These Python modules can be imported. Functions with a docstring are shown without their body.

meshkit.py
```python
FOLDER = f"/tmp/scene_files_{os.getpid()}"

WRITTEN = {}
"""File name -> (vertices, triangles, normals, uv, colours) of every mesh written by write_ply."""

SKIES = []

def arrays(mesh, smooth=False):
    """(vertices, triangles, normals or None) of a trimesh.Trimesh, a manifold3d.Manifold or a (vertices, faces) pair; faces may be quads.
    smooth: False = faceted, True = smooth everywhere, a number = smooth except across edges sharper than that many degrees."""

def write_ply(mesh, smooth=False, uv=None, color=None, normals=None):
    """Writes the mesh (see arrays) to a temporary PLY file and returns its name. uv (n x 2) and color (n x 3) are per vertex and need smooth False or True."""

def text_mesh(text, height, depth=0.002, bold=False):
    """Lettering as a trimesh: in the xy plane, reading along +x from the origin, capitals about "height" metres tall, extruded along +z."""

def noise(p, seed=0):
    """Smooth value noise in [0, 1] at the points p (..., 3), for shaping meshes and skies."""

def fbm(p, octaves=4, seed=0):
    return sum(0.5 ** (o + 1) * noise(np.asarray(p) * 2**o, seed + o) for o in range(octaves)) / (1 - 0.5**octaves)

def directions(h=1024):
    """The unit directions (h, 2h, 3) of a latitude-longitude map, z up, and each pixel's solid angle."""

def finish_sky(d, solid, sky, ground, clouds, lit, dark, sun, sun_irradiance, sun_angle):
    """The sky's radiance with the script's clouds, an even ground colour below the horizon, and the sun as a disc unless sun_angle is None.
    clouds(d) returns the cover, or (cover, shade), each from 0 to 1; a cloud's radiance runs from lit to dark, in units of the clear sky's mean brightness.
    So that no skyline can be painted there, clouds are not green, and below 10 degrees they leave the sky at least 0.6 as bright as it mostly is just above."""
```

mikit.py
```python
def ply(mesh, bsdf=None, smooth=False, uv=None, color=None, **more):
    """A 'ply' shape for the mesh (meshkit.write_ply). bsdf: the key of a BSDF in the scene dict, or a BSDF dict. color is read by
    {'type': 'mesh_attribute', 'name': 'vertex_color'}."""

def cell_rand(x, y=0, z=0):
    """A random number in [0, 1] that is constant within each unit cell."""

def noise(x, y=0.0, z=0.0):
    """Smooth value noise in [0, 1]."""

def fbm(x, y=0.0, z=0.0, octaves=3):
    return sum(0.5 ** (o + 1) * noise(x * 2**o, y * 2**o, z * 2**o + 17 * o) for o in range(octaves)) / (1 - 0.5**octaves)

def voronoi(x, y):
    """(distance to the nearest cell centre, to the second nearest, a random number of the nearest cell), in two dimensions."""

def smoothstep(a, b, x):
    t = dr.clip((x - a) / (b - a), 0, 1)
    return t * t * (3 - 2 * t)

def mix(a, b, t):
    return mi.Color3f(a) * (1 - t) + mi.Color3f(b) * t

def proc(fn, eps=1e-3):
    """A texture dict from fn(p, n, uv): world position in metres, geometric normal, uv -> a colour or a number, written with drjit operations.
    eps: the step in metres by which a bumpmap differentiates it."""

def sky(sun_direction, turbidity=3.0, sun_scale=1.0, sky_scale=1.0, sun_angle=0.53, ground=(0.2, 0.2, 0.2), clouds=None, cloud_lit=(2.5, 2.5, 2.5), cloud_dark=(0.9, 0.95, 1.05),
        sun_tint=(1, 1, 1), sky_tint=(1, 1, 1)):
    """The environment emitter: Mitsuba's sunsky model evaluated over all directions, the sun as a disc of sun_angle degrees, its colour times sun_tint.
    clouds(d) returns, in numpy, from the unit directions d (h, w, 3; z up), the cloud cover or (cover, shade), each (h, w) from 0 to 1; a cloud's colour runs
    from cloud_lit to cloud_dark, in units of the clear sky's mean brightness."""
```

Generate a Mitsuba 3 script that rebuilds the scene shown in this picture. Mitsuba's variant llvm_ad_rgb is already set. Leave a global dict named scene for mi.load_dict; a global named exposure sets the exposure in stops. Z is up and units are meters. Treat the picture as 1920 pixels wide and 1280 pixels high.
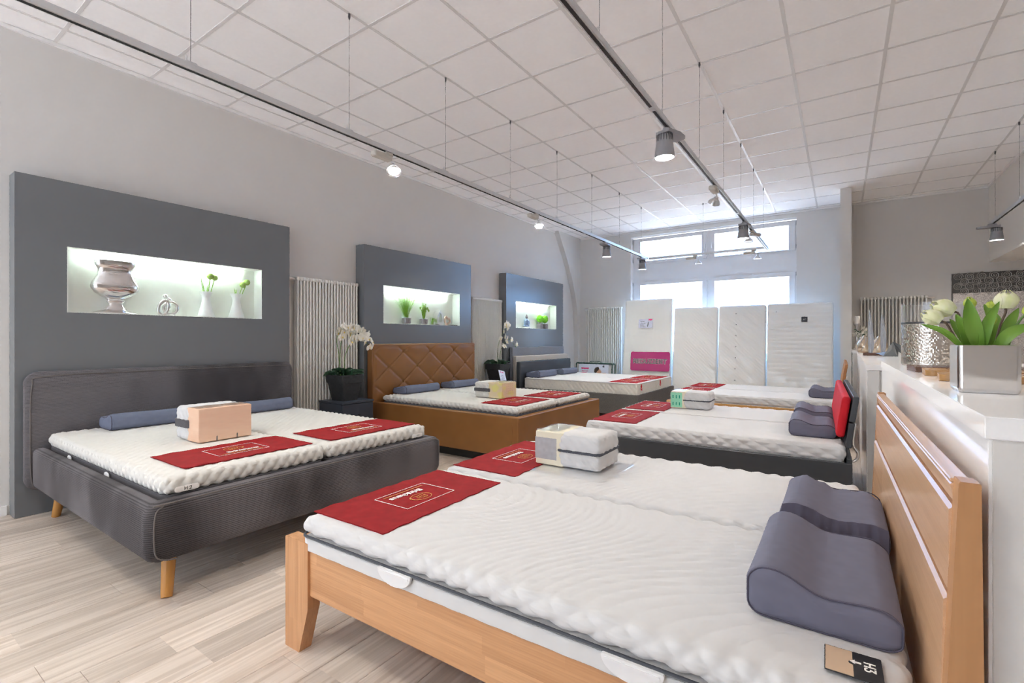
import math, random
import numpy as np, trimesh, shapely.geometry as sg, shapely.affinity as sa
import drjit as dr
import mitsuba as mi, mikit, meshkit
from mikit import proc, noise, fbm, smoothstep, mix, cell_rand, voronoi

PI = math.pi
scene, labels = {}, {}
# ------------------------------------------------------------------ camera, sky, exposure
CAMH = 1.275
F, CX, CY, YAW = 901.8, 952.6, 636.0, -0.6050
fwd = np.array([math.sin(YAW), math.cos(YAW), 0.0])
scene['camera'] = {'type': 'perspective', 'fov_axis': 'x', 'fov': math.degrees(2 * math.atan(960 / F)), 'near_clip': 0.02, 'far_clip': 200.0,
                   'principal_point_offset_x': (960 - CX) / 1920, 'principal_point_offset_y': (640 - CY) / 1280,
                   'to_world': mi.ScalarTransform4f().look_at(origin=[0, 0, CAMH], target=[float(fwd[0]), float(fwd[1]), CAMH], up=[0, 0, 1])}
SKY = 380.0
scene['sky'] = mikit.sky((0.3, 0.6, 0.7), turbidity=4.0, sun_scale=0.012 * SKY, sky_scale=0.06 * SKY, sun_angle=None,
                         clouds=lambda d: np.ones(d.shape[:2]), cloud_lit=(0.44, 0.90, 1.70), cloud_dark=(0.44, 0.90, 1.7), ground=(0.83, 0.68, 0.505), sun_tint=(1.0, 0.9, 0.8))
LAMP = 185.0                      # radiance of a lit spotlight
LAMP_RGB = (1.0, 0.935, 0.84)
NICHE = 30.0                      # radiance of the niche tubes
NICHE_RGB = (0.80, 1.0, 0.90)
exposure = 1.13

# ------------------------------------------------------------------ helpers
T4 = mi.ScalarTransform4f
_taken, _plys = {}, {}


def numbered(base, within=''):
    full = within + base
    n = _taken.get(full, -1) + 1
    _taken[full] = n
    return full if n == 0 else f'{full}_{n:03d}'


def mat4(x=0, y=0, z=0, rz=0, rx=0, ry=0):
    m = trimesh.transformations.euler_matrix(math.radians(rx), math.radians(ry), math.radians(rz), 'sxyz')
    m[:3, 3] = (x, y, z)
    return m


def ply_of(mesh, smooth, uv=None):
    k = (id(mesh), smooth)
    if k not in _plys:
        _plys[k] = (mesh, mikit.ply(mesh, None, smooth, uv=uv))
    return _plys[k][1]


class Thing:
    def __init__(s, base, label=None, cat=None, group=None, M=None, kind=None):
        s.key, s.M = numbered(base), np.eye(4) if M is None else M
        d = {}
        if label: d['label'] = label
        if cat: d['category'] = cat
        if group: d['group'] = group
        if kind: d['kind'] = kind
        labels[s.key] = d

    def part(s, name, mesh, bsdf, smooth=30, parent=None, label=None, kind=None, M=None, **more):
        key = numbered(name, (parent or s.key) + '__')
        s._put(key, mesh, bsdf, smooth, M, more)
        if label or kind:
            labels[key] = {**({'label': label} if label else {}), **({'kind': kind} if kind else {})}
        return key

    def solo(s, mesh, bsdf, smooth=30, M=None, **more):
        s._put(s.key, mesh, bsdf, smooth, M, more)
        return s.key

    def _put(s, key, mesh, bsdf, smooth, M, more):
        W = s.M if M is None else s.M @ M
        d = dict(ply_of(mesh, smooth))
        d.update(more)
        d['bsdf'] = {'type': 'ref', 'id': bsdf}
        if not np.allclose(W, np.eye(4)):
            d['to_world'] = T4(W.tolist())
        scene[key] = d


def cat(*ms):
    ms = [m for g in ms for m in (g if isinstance(g, (list, tuple)) else [g])]
    return trimesh.util.concatenate(ms)


def moved(m, x=0, y=0, z=0, rz=0, rx=0, ry=0):
    m = m.copy()
    m.apply_transform(mat4(x, y, z, rz, rx, ry))
    return m


def bx(x0, x1, y0, y1, z0, z1, b=0.0):
    """A box between two corners, its edges chamfered by b."""
    if b <= 0:
        m = trimesh.creation.box((x1 - x0, y1 - y0, z1 - z0))
    else:
        h = np.array([x1 - x0, y1 - y0, z1 - z0]) / 2
        b = min(b, h.min() * 0.98)
        pts = []
        for s in np.ndindex(2, 2, 2):
            s = np.array(s) * 2 - 1
            for k in range(3):
                q = h - b
                q = q.copy(); q[k] = h[k]
                pts.append(s * q)
        m = trimesh.convex.convex_hull(np.array(pts))
    m.apply_translation(((x0 + x1) / 2, (y0 + y1) / 2, (z0 + z1) / 2))
    return m


def cyl(p0, p1, r, n=12, r2=None):
    p0, p1 = np.array(p0, float), np.array(p1, float)
    h = np.linalg.norm(p1 - p0)
    m = lathe([(0, 0), (r, 0), (r if r2 is None else r2, h), (0, h)], n)
    m.apply_transform(trimesh.geometry.align_vectors([0, 0, 1], (p1 - p0) / h))
    m.apply_translation(p0)
    return m


def lathe(prof, n=24):
    """Surface of revolution about z of the (radius, height) profile."""
    prof = np.array(prof, float)
    a = np.arange(n) * 2 * PI / n
    v = np.stack([prof[:, None, 0] * np.cos(a), prof[:, None, 0] * np.sin(a), np.repeat(prof[:, 1:2], n, 1)], -1).reshape(-1, 3)
    f = []
    for i in range(len(prof) - 1):
        for j in range(n):
            p, q, r, s = i * n + j, i * n + (j + 1) % n, (i + 1) * n + (j + 1) % n, (i + 1) * n + j
            f += [(p, q, r), (p, r, s)]
    m = trimesh.Trimesh(v, f, process=True)
    m.update_faces(m.nondegenerate_faces())
    return m


def tube(pts, r, n=8):
    """A swept tube with round section along pts; r a number or one per point."""
    pts = np.array(pts, float)
    r = np.broadcast_to(r, len(pts)).astype(float)
    t = np.gradient(pts, axis=0)
    t /= np.linalg.norm(t, axis=1, keepdims=True)
    up = np.array([0, 0, 1.0]) if abs(t[0][2]) < 0.9 else np.array([1.0, 0, 0])
    u = np.cross(t[0], up); u /= np.linalg.norm(u)
    rings = []
    a = np.arange(n) * 2 * PI / n
    for k in range(len(pts)):
        u = u - t[k] * (u @ t[k]); u /= np.linalg.norm(u)
        w = np.cross(t[k], u)
        rings.append(pts[k] + r[k] * (np.cos(a)[:, None] * u + np.sin(a)[:, None] * w))
    v = np.vstack(rings + [pts[:1], pts[-1:]])
    f = []
    for i in range(len(pts) - 1):
        for j in range(n):
            p, q = i * n + j, i * n + (j + 1) % n
            f += [(p, q, q + n), (p, q + n, p + n)]
    e, l = len(pts) * n, (len(pts) - 1) * n
    for j in range(n):
        f += [(e, (j + 1) % n, j), (e + 1, l + j, l + (j + 1) % n)]
    m = trimesh.Trimesh(v, f, process=False)
    m.fix_normals()
    return m


def ext(poly, h, z=0.0):
    """Extruded outline: a shapely polygon or a list of points, along +z."""
    p = poly if hasattr(poly, 'geom_type') else sg.Polygon(poly)
    gs = getattr(p, 'geoms', [p])
    m = cat([trimesh.creation.extrude_polygon(g, h, engine='earcut') for g in gs])
    m.apply_translation((0, 0, z))
    return m


def rrect(w, h, r, cx=0, cy=0, q=6):
    return sg.box(cx - w / 2 + r, cy - h / 2 + r, cx + w / 2 - r, cy + h / 2 - r).buffer(r, quad_segs=q)


def curve(pts, n=24):
    """Smooth curve through the points (Catmull-Rom)."""
    p = np.array(pts, float)
    p = np.vstack([2 * p[0] - p[1], p, 2 * p[-1] - p[-2]])
    out, seg = [], len(p) - 3
    for k in range(n):
        s = k / (n - 1) * seg
        i = min(int(s), seg - 1); t = s - i
        a, b, c, d = p[i:i + 4]
        out.append(0.5 * (2 * b + (c - a) * t + (2 * a - 5 * b + 4 * c - d) * t * t + (3 * b - a - 3 * c + d) * t ** 3))
    return np.array(out)


def soft_box(size, r, step, disp=None, warp=None, nr=4):
    """A box with rounded edges (radius per axis) as a fine grid, centred; disp(p, n) pushes it out along its normals, warp(p) bends it."""
    h = np.array(size, float) / 2
    r = np.minimum(np.broadcast_to(r, 3).astype(float), h * 0.999)
    step = np.broadcast_to(step, 3).astype(float)
    lines = []
    for k in range(3):
        a = h[k] - r[k]
        e = np.sin(np.linspace(0, PI / 2, nr + 1))[1:] * 0 + np.tan(np.linspace(0, PI / 4, nr + 1))[1:]
        n = max(1, int(round(2 * a / step[k])))
        mid = np.linspace(-a, a, n + 1)
        lines.append(np.concatenate([-a - r[k] * e[::-1], mid, a + r[k] * e]))
    vs, fs, at = [], [], 0
    for k in range(3):
        i, j = (k + 1) % 3, (k + 2) % 3
        A, B = np.meshgrid(lines[i], lines[j], indexing='ij')
        na, nb = A.shape
        idx = np.arange(na * nb).reshape(na, nb)
        q = np.stack([idx[:-1, :-1], idx[1:, :-1], idx[1:, 1:], idx[:-1, 1:]], -1).reshape(-1, 4)
        for s in (-1, 1):
            v = np.empty((na * nb, 3))
            v[:, i], v[:, j], v[:, k] = A.ravel(), B.ravel(), s * h[k]
            vs.append(v)
            fs.append((q if s > 0 else q[:, ::-1]) + at)
            at += na * nb
    v, f = np.vstack(vs), np.vstack(fs)
    key = np.round(v / 1e-6).astype(np.int64)
    _, first, inv = np.unique(key, axis=0, return_index=True, return_inverse=True)
    v, f = v[first], inv.ravel()[f]
    inner = np.clip(v, -(h - r), h - r)
    d = (v - inner) / r
    ln = np.linalg.norm(d, axis=1, keepdims=True)
    d = d / np.maximum(ln, 1e-12)
    p = inner + d * r
    n = d / r
    n /= np.linalg.norm(n, axis=1, keepdims=True)
    if disp is not None:
        p = p + n * np.asarray(disp(p, n))[:, None]
    if warp is not None:
        p = warp(p)
    f = np.vstack([f[:, [0, 1, 2]], f[:, [0, 2, 3]]])
    return trimesh.Trimesh(p, f, process=False)


def sheet(fn, us, vs, thick):
    """A thin solid over the parameter grid: fn(u, v) -> points (n, 3); thickened downwards by thick."""
    U, V = np.meshgrid(us, vs, indexing='ij')
    a, b = U.shape
    top = fn(U.ravel(), V.ravel())
    e1 = np.gradient(top.reshape(a, b, 3), axis=0).reshape(-1, 3)
    e2 = np.gradient(top.reshape(a, b, 3), axis=1).reshape(-1, 3)
    n = np.cross(e1, e2); n /= np.maximum(np.linalg.norm(n, axis=1, keepdims=True), 1e-12)
    bot = top - n * thick
    idx = np.arange(a * b).reshape(a, b)
    q = np.stack([idx[:-1, :-1], idx[1:, :-1], idx[1:, 1:], idx[:-1, 1:]], -1).reshape(-1, 4)
    rim = np.concatenate([idx[:, 0], idx[-1, 1:], idx[-2::-1, -1], idx[0, -2:0:-1]])
    nx = np.roll(rim, -1)
    side = np.stack([nx, rim, rim + a * b, nx + a * b], -1)[:, ::-1]
    f = np.vstack([q, q[:, ::-1] + a * b, side])
    m = trimesh.Trimesh(np.vstack([top, bot]), np.vstack([f[:, [0, 1, 2]], f[:, [0, 2, 3]]]), process=False)
    return m


def rgb(*c):
    return {'type': 'rgb', 'value': list(c)}


def lin(r, g, b):
    return tuple((x / 255 / 12.92) if x < 10 else ((x / 255 + 0.055) / 1.055) ** 2.4 for x in (r, g, b))


def mat(name, color, rough=0.5, metallic=0.0, spec=0.5, bump=None, bump_scale=1.0, two=True, eps=1e-3, **more):
    tex = rgb(*color) if isinstance(color, tuple) else proc(color)
    b = {'type': 'principled', 'base_color': tex, 'roughness': rough, 'metallic': metallic, 'specular': spec, **more}
    if bump is not None:
        b = {'type': 'bumpmap', 'arbitrary': proc(bump, eps), 'scale': bump_scale, 'bsdf': b}
    scene[name] = {'type': 'twosided', 'bsdf': b} if two else b
    return name


# ------------------------------------------------------------------ materials
mat('wall_paint', (0.66, 0.64, 0.615), 0.85, spec=0.2)
mat('ceiling_tile', lambda p, n, uv: mix((0.95, 0.93, 0.915), (0.92, 0.90, 0.885), fbm(p.x * 60, p.y * 60, 0, 2)), 0.9, spec=0.2)
mat('ceiling_grid', (0.72, 0.70, 0.68), 0.32, spec=0.6)
mat('white_trim', (0.82, 0.81, 0.80), 0.4)
mat('white_plastic', (0.72, 0.72, 0.73), 0.3)
mat('panel_grey', (0.128, 0.140, 0.152), 0.30, spec=1.0)
mat('street_wall_beige', (0.42, 0.36, 0.29), 0.9)  # warm colour of the added, unseen street wall
mat('plaster', (0.74, 0.76, 0.72), 0.85, spec=0.2, bump=lambda p, n, uv: fbm(p.y * 70, p.z * 70, p.x * 70, 2) * 0.006, eps=2e-3)
mat('niche_side', (0.72, 0.74, 0.71), 0.7)


def floor_fn(p, n, uv):
    k = cell_rand(dr.floor(p.x / 0.185), dr.floor(p.y / 1.22 + cell_rand(dr.floor(p.x / 0.185), 3) * 3), 7)
    g = fbm(p.x * 60, p.y * 2.6 + k * 40, k * 9, 3)
    st = smoothstep(0.45, 0.75, fbm(p.x * 22 + k * 31, p.y * 1.1, k * 5, 3))
    c = mix((0.68, 0.60, 0.53), (0.53, 0.45, 0.38), smoothstep(0.3, 0.75, g))
    c = mix(c, (0.49, 0.415, 0.35), st * 0.6)
    return c * (0.86 + 0.26 * k)


mat('floor_plank', floor_fn, 0.42, spec=0.4)
mat('plank_joint', (0.22, 0.17, 0.13), 0.7)
mat('radiator_white', (0.80, 0.785, 0.74), 0.32)
mat('chrome', (0.80, 0.79, 0.78), 0.07, metallic=1.0)
mat('silver_glass', (0.78, 0.76, 0.76), 0.06, metallic=1.0)
mat('bronze', (0.72, 0.55, 0.44), 0.12, metallic=1.0)
mat('rose_gold', (0.86, 0.72, 0.55), 0.1, metallic=1.0)
mat('aluminium', (0.62, 0.63, 0.65), 0.34, metallic=0.75)
mat('black', (0.012, 0.012, 0.013), 0.45)
mat('dark_steel', (0.10, 0.10, 0.11), 0.35, metallic=0.7)
mat('lamp_grey', (0.30, 0.30, 0.32), 0.4, metallic=0.4)
mat('lamp_beige', (0.50, 0.47, 0.42), 0.45)
mat('reflector', (0.78, 0.80, 0.82), 0.16, metallic=0.9)
mat('dull_lens', (0.72, 0.75, 0.78), 0.2)
scene['window_glass'] = {'type': 'thindielectric', 'int_ior': 1.5}
scene['clear_glass'] = {'type': 'thindielectric', 'int_ior': 1.45}
mat('film', (0.95, 0.95, 0.96), 0.12, spec=0.6)


def wood(light, dark, axis, lam=0.055, length=0.55, seed=0.0, red=0.35):
    """Edge-glued hardwood: staves along the axis, each with its own tone and a fine grain."""
    def fn(p, n, uv):
        c = [p.x, p.y, p.z]
        a = c[axis]
        b, d = [c[k] for k in range(3) if k != axis]
        row = dr.floor(d / lam + 0.13)
        row2 = dr.floor(b / 0.065)
        k = cell_rand(row, dr.floor(a / length + cell_rand(row, 5 + seed) * 3), seed + 1) * 0.75 + 0.25 * cell_rand(row2, row, 3)
        g = fbm(a * 2.2 + k * 20, b * 46 + k * 11, d * 46, 3)
        fine = noise(a * 9, b * 260, d * 260)
        t = dr.clip(0.15 + 0.55 * k + 0.5 * (g - 0.5) + 0.22 * (fine - 0.5), 0, 1)
        return mix(light, dark, t)
    return fn


BEECH_L, BEECH_D = (0.66, 0.37, 0.19), (0.36, 0.155, 0.06)
mat('beech_x', wood(BEECH_L, BEECH_D, 0), 0.36, spec=0.5)
mat('beech_y', wood((0.56, 0.345, 0.205), (0.42, 0.235, 0.125), 1, lam=0.16, length=1.9, seed=2), 0.26, spec=0.6)
mat('beech_z', wood(BEECH_L, BEECH_D, 2, lam=0.035), 0.36, spec=0.5)
mat('beech_post', wood((0.46, 0.24, 0.11), (0.36, 0.17, 0.07), 2, lam=0.4, length=3, seed=4), 0.34, spec=0.5)
mat('oak_x', wood((0.60, 0.33, 0.12), (0.44, 0.22, 0.075), 0, seed=5), 0.4)
mat('oak_y', wood((0.42, 0.175, 0.05), (0.32, 0.12, 0.035), 1, seed=6), 0.4)
mat('leg_oak', wood((0.56, 0.27, 0.07), (0.44, 0.19, 0.045), 2, lam=0.05, seed=7), 0.3)
mat('walnut', (0.10, 0.045, 0.028), 0.35)
mat('board_oak', wood((0.50, 0.28, 0.11), (0.36, 0.18, 0.06), 0, lam=0.02, seed=8), 0.35)


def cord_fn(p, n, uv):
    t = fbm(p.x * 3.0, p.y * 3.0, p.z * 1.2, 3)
    wale_shade = dr.power(dr.abs(dr.sin(PI * (p.z - 0.362) / 0.0098)), 0.8)      # wale pile over ground weave, with groove shade painted into the colour
    return mix((0.058, 0.053, 0.057), (0.150, 0.140, 0.150), smoothstep(0.36, 0.66, t)) * (0.35 + 0.75 * wale_shade)


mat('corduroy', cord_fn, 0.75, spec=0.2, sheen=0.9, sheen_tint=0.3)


def leather_fn(p, n, uv):
    t = fbm(p.x * 5, p.y * 5, p.z * 5, 3)
    return mix((0.265, 0.118, 0.036), (0.205, 0.085, 0.024), t)


mat('leather', leather_fn, 0.42, spec=0.4, bump=lambda p, n, uv: fbm(p.x * 220, p.y * 220, p.z * 220, 2) * 0.0006, eps=1e-3)
mat('grey_fabric', lambda p, n, uv: mix((0.095, 0.09, 0.088), (0.15, 0.145, 0.14), noise(p.x * 160, p.y * 160, p.z * 160)), 0.9, spec=0.2)
mat('dark_leather', (0.045, 0.052, 0.062), 0.42)
mat('blue_fabric', lambda p, n, uv: mix((0.20, 0.215, 0.25), (0.25, 0.265, 0.30), noise(p.x * 140, p.y * 140, p.z * 140)), 0.9, spec=0.2)
mat('cream_fabric', (0.50, 0.46, 0.41), 0.8)
mat('brown_side', (0.13, 0.115, 0.11), 0.8)
mat('anthracite', (0.040, 0.045, 0.052), 0.38)
mat('red_fabric', lambda p, n, uv: mix((0.56, 0.012, 0.022), (0.46, 0.008, 0.018), fbm(p.x * 18, p.y * 18, p.z * 18, 3)), 0.7, spec=0.25, sheen=0.4)
mat('cover_white', (0.62, 0.62, 0.625), 0.8, spec=0.2)
mat('wrap_white', (0.84, 0.845, 0.83), 0.75, spec=0.3)
mat('cover_cream', (0.66, 0.65, 0.62), 0.8, spec=0.2)
mat('cover_side_cream', lambda p, n, uv: mix((0.77, 0.75, 0.70), (0.71, 0.68, 0.62), noise(p.x * 90, p.y * 90, p.z * 90)), 0.85, spec=0.2)
mat('band_grey', lambda p, n, uv: mix((0.085, 0.083, 0.09), (0.115, 0.112, 0.12), noise(p.x * 300, p.y * 300, p.z * 300)), 0.8, spec=0.2)
mat('zip_dark', (0.045, 0.05, 0.065), 0.6)
mat('pillow_grey', lambda p, n, uv: mix((0.130, 0.131, 0.178), (0.150, 0.150, 0.203), fbm(p.x * 40, p.y * 40, p.z * 40, 2)), 0.82, spec=0.2, sheen=0.5)
mat('pillow_side', (0.085, 0.08, 0.115), 0.85, spec=0.2)
mat('pillow_blue', lambda p, n, uv: mix((0.135, 0.155, 0.225), (0.16, 0.18, 0.25), fbm(p.x * 40, p.y * 40, p.z * 40, 2)), 0.82, spec=0.2, sheen=0.5)
mat('runner_red', lambda p, n, uv: mix((0.30, 0.010, 0.014), (0.23, 0.007, 0.010), fbm(p.x * 30, p.y * 30, 0, 3)), 0.75, spec=0.25)
mat('print_white', (0.86, 0.84, 0.82), 0.6)
mat('print_gold', (0.56, 0.24, 0.07), 0.5)
mat('print_black', (0.015, 0.015, 0.018), 0.5)
mat('print_pink', (0.72, 0.06, 0.22), 0.5)
mat('foam_pink', lambda p, n, uv: mix((0.76, 0.54, 0.40), (0.70, 0.46, 0.33), fbm(p.x * 9, p.y * 9, p.z * 45, 3)), 0.85, spec=0.2)
mat('foam_cream', (0.74, 0.69, 0.55), 0.85, spec=0.2)
mat('foam_grey', lambda p, n, uv: mix((0.38, 0.375, 0.39), (0.44, 0.435, 0.45), noise(p.x * 60, p.y * 60, p.z * 60)), 0.85, spec=0.2)
mat('foam_green', (0.30, 0.68, 0.48), 0.85, spec=0.2)
mat('foam_teal', (0.012, 0.30, 0.20), 0.7)
mat('foam_yellow', lambda p, n, uv: mix((0.74, 0.62, 0.42), (0.72, 0.66, 0.26), smoothstep(0.5, 0.7, fbm(p.x * 14, p.y * 14, p.z * 14, 2))), 0.85, spec=0.2)
mat('navy', (0.035, 0.042, 0.058), 0.4)
mat('pot_black', lambda p, n, uv: mix((0.010, 0.011, 0.013), (0.024, 0.025, 0.028), fbm(p.x * 40, p.y * 40, p.z * 40, 2)), 0.55)
mat('soil', (0.05, 0.035, 0.025), 0.9)
mat('gloss_white', (0.80, 0.80, 0.80), 0.06, spec=0.6, clearcoat=1.0, clearcoat_gloss=0.98)
mat('satin_white', (0.62, 0.605, 0.585), 0.35, spec=0.5)
mat('leaf_dark', lambda p, n, uv: mix((0.008, 0.03, 0.014), (0.02, 0.07, 0.03), noise(p.x * 50, p.y * 50, p.z * 50)), 0.45)
mat('stem_green', (0.10, 0.19, 0.04), 0.5)
mat('stem_brown', (0.11, 0.07, 0.045), 0.5)
mat('petal_white', (0.84, 0.82, 0.74), 0.6, spec=0.3)
mat('petal_heart', (0.80, 0.62, 0.16), 0.6)
mat('grass_green', lambda p, n, uv: mix((0.12, 0.34, 0.02), (0.30, 0.50, 0.06), noise(p.x * 90, p.y * 90, p.z * 12)), 0.5)
mat('allium', lambda p, n, uv: mix((0.16, 0.30, 0.06), (0.38, 0.48, 0.14), noise(p.x * 260, p.y * 260, p.z * 260)), 0.8)
mat('topiary_green', lambda p, n, uv: mix((0.10, 0.40, 0.01), (0.28, 0.66, 0.05), noise(p.x * 130, p.y * 130, p.z * 130)), 0.8)
mat('ceramic_white', (0.82, 0.86, 0.84), 0.12, clearcoat=0.8)
mat('stone_fill', lambda p, n, uv: mix((0.09, 0.075, 0.085), (0.34, 0.30, 0.32), noise(p.x * 150, p.y * 150, p.z * 150)), 0.7)
mat('porcelain_blue', (0.30, 0.42, 0.62), 0.3)
mat('tulip_leaf', lambda p, n, uv: mix((0.10, 0.235, 0.022), (0.19, 0.335, 0.05), noise(p.x * 25, p.y * 25, p.z * 14)), 0.42)


def tulip_fn(p, n, uv):
    g = noise(p.x * 160, p.y * 160, p.z * 26)
    return mix((0.66, 0.70, 0.34), (0.78, 0.77, 0.56), g)


mat('tulip_petal', tulip_fn, 0.5)
mat('tulip_bud', (0.42, 0.52, 0.07), 0.5)
mat('relief_metal', (0.36, 0.345, 0.335), 0.38, metallic=0.5)
mat('relief_dark', (0.07, 0.066, 0.064), 0.5)
mat('glitter', lambda p, n, uv: mix((0.42, 0.38, 0.37), (0.92, 0.88, 0.85), noise(p.x * 150, p.z * 150, 0)), 0.3, metallic=0.5)
mat('hammered', lambda p, n, uv: mix((0.62, 0.54, 0.45), (0.80, 0.77, 0.73), noise(p.x * 60, p.y * 60, 2)), 0.16, metallic=1.0,  # vertical streaks in the base colour stand in for reflections
    bump=lambda p, n, uv: noise(p.x * 150, p.y * 150, p.z * 110) * 0.0030, eps=1e-3)
mat('slate', (0.13, 0.14, 0.145), 0.5)
mat('wax', (0.84, 0.80, 0.74), 0.5)
mat('feather_glass', (0.74, 0.76, 0.82), 0.25, spec=0.7, two=False, spec_trans=0.6, eta=1.2) if False else mat('feather_glass', (0.40, 0.42, 0.46), 0.2, spec=0.8)
mat('sign_magenta', (0.46, 0.012, 0.165), 0.28)
mat('sign_shine', (0.80, 0.52, 0.64), 0.3)
mat('bag_green', (0.05, 0.10, 0.085), 0.4)
mat('tan_print', (0.55, 0.40, 0.28), 0.6)
scene['mat_tint'] = {'type': 'principled', 'base_color': rgb(0.95, 0.93, 0.88), 'roughness': 0.05, 'spec_trans': 0.9, 'eta': 1.2}
mat('skin_print', (0.62, 0.36, 0.25), 0.5)
mat('hair_print', (0.04, 0.02, 0.015), 0.5)
mat('card_print', lambda p, n, uv: mix((0.62, 0.66, 0.85), (0.80, 0.82, 0.92), noise(p.x * 60, p.y * 60, p.z * 90)), 0.3)
scene['lamp_black'] = {'type': 'diffuse', 'reflectance': rgb(0.5, 0.5, 0.5)}


def glow(rad, c):
    return {'emitter': {'type': 'area', 'radiance': rgb(*[rad * x for x in c])}}

# ------------------------------------------------------------------ the room
CEIL = 3.557
WL, WB, WR, WF = -4.98, 9.95, 4.6, -3.2
GX, GY, TILE = -3.4581, 4.1837, 0.625                 # a corner of the ceiling grid
WX0, WX1, WZ0, WZ1 = -3.69, -0.645, 0.9, 3.45         # the window opening in the back wall


def struct(name, label=None):
    return Thing(name, label, None, None, None, 'structure')


# floor: planks one by one where they show, the rest joined
fl = struct('floor')
fl.part('underlay', bx(WL - .2, WR, WF, WB + .3, -0.08, -0.012), 'plank_joint', False)
PW, PL = 0.185, 1.22
rng = np.random.default_rng(5)
rest = []
plank_cache = {}


def plank(w, l):
    k = (round(w, 3), round(l, 3))
    if k not in plank_cache:
        plank_cache[k] = bx(0.0006, w - 0.0006, 0.0006, l - 0.0006, -0.012, 0.0, 0.0012)
    return plank_cache[k]


for i in range(int(math.floor(WL / PW)), int(WR / PW) + 1):
    x0 = i * PW
    off = rng.random() * PL
    j = 0
    y = WF - off
    while y < WB + 0.2:
        y0, y1 = max(y, WF), min(y + PL, WB + 0.2)
        xa, xb = max(x0, WL), min(x0 + PW, WR)
        if y1 - y0 > 0.05 and xb - xa > 0.03:
            seen = (x0 < -1.0 and -0.7 < y1 and y0 < 1.9) or (x0 < -1.6 and x0 > -2.9 and y0 < 4.2 and y1 > 1.5)
            if seen:
                fl.part('plank', plank(xb - xa, y1 - y0), 'floor_plank', False, M=mat4(xa, y0, 0))
            else:
                rest.append(moved(plank(xb - xa, y1 - y0), xa, y0, 0))
        y += PL
fl.part('far_planks', cat(rest), 'floor_plank', False, kind='stuff')

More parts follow.
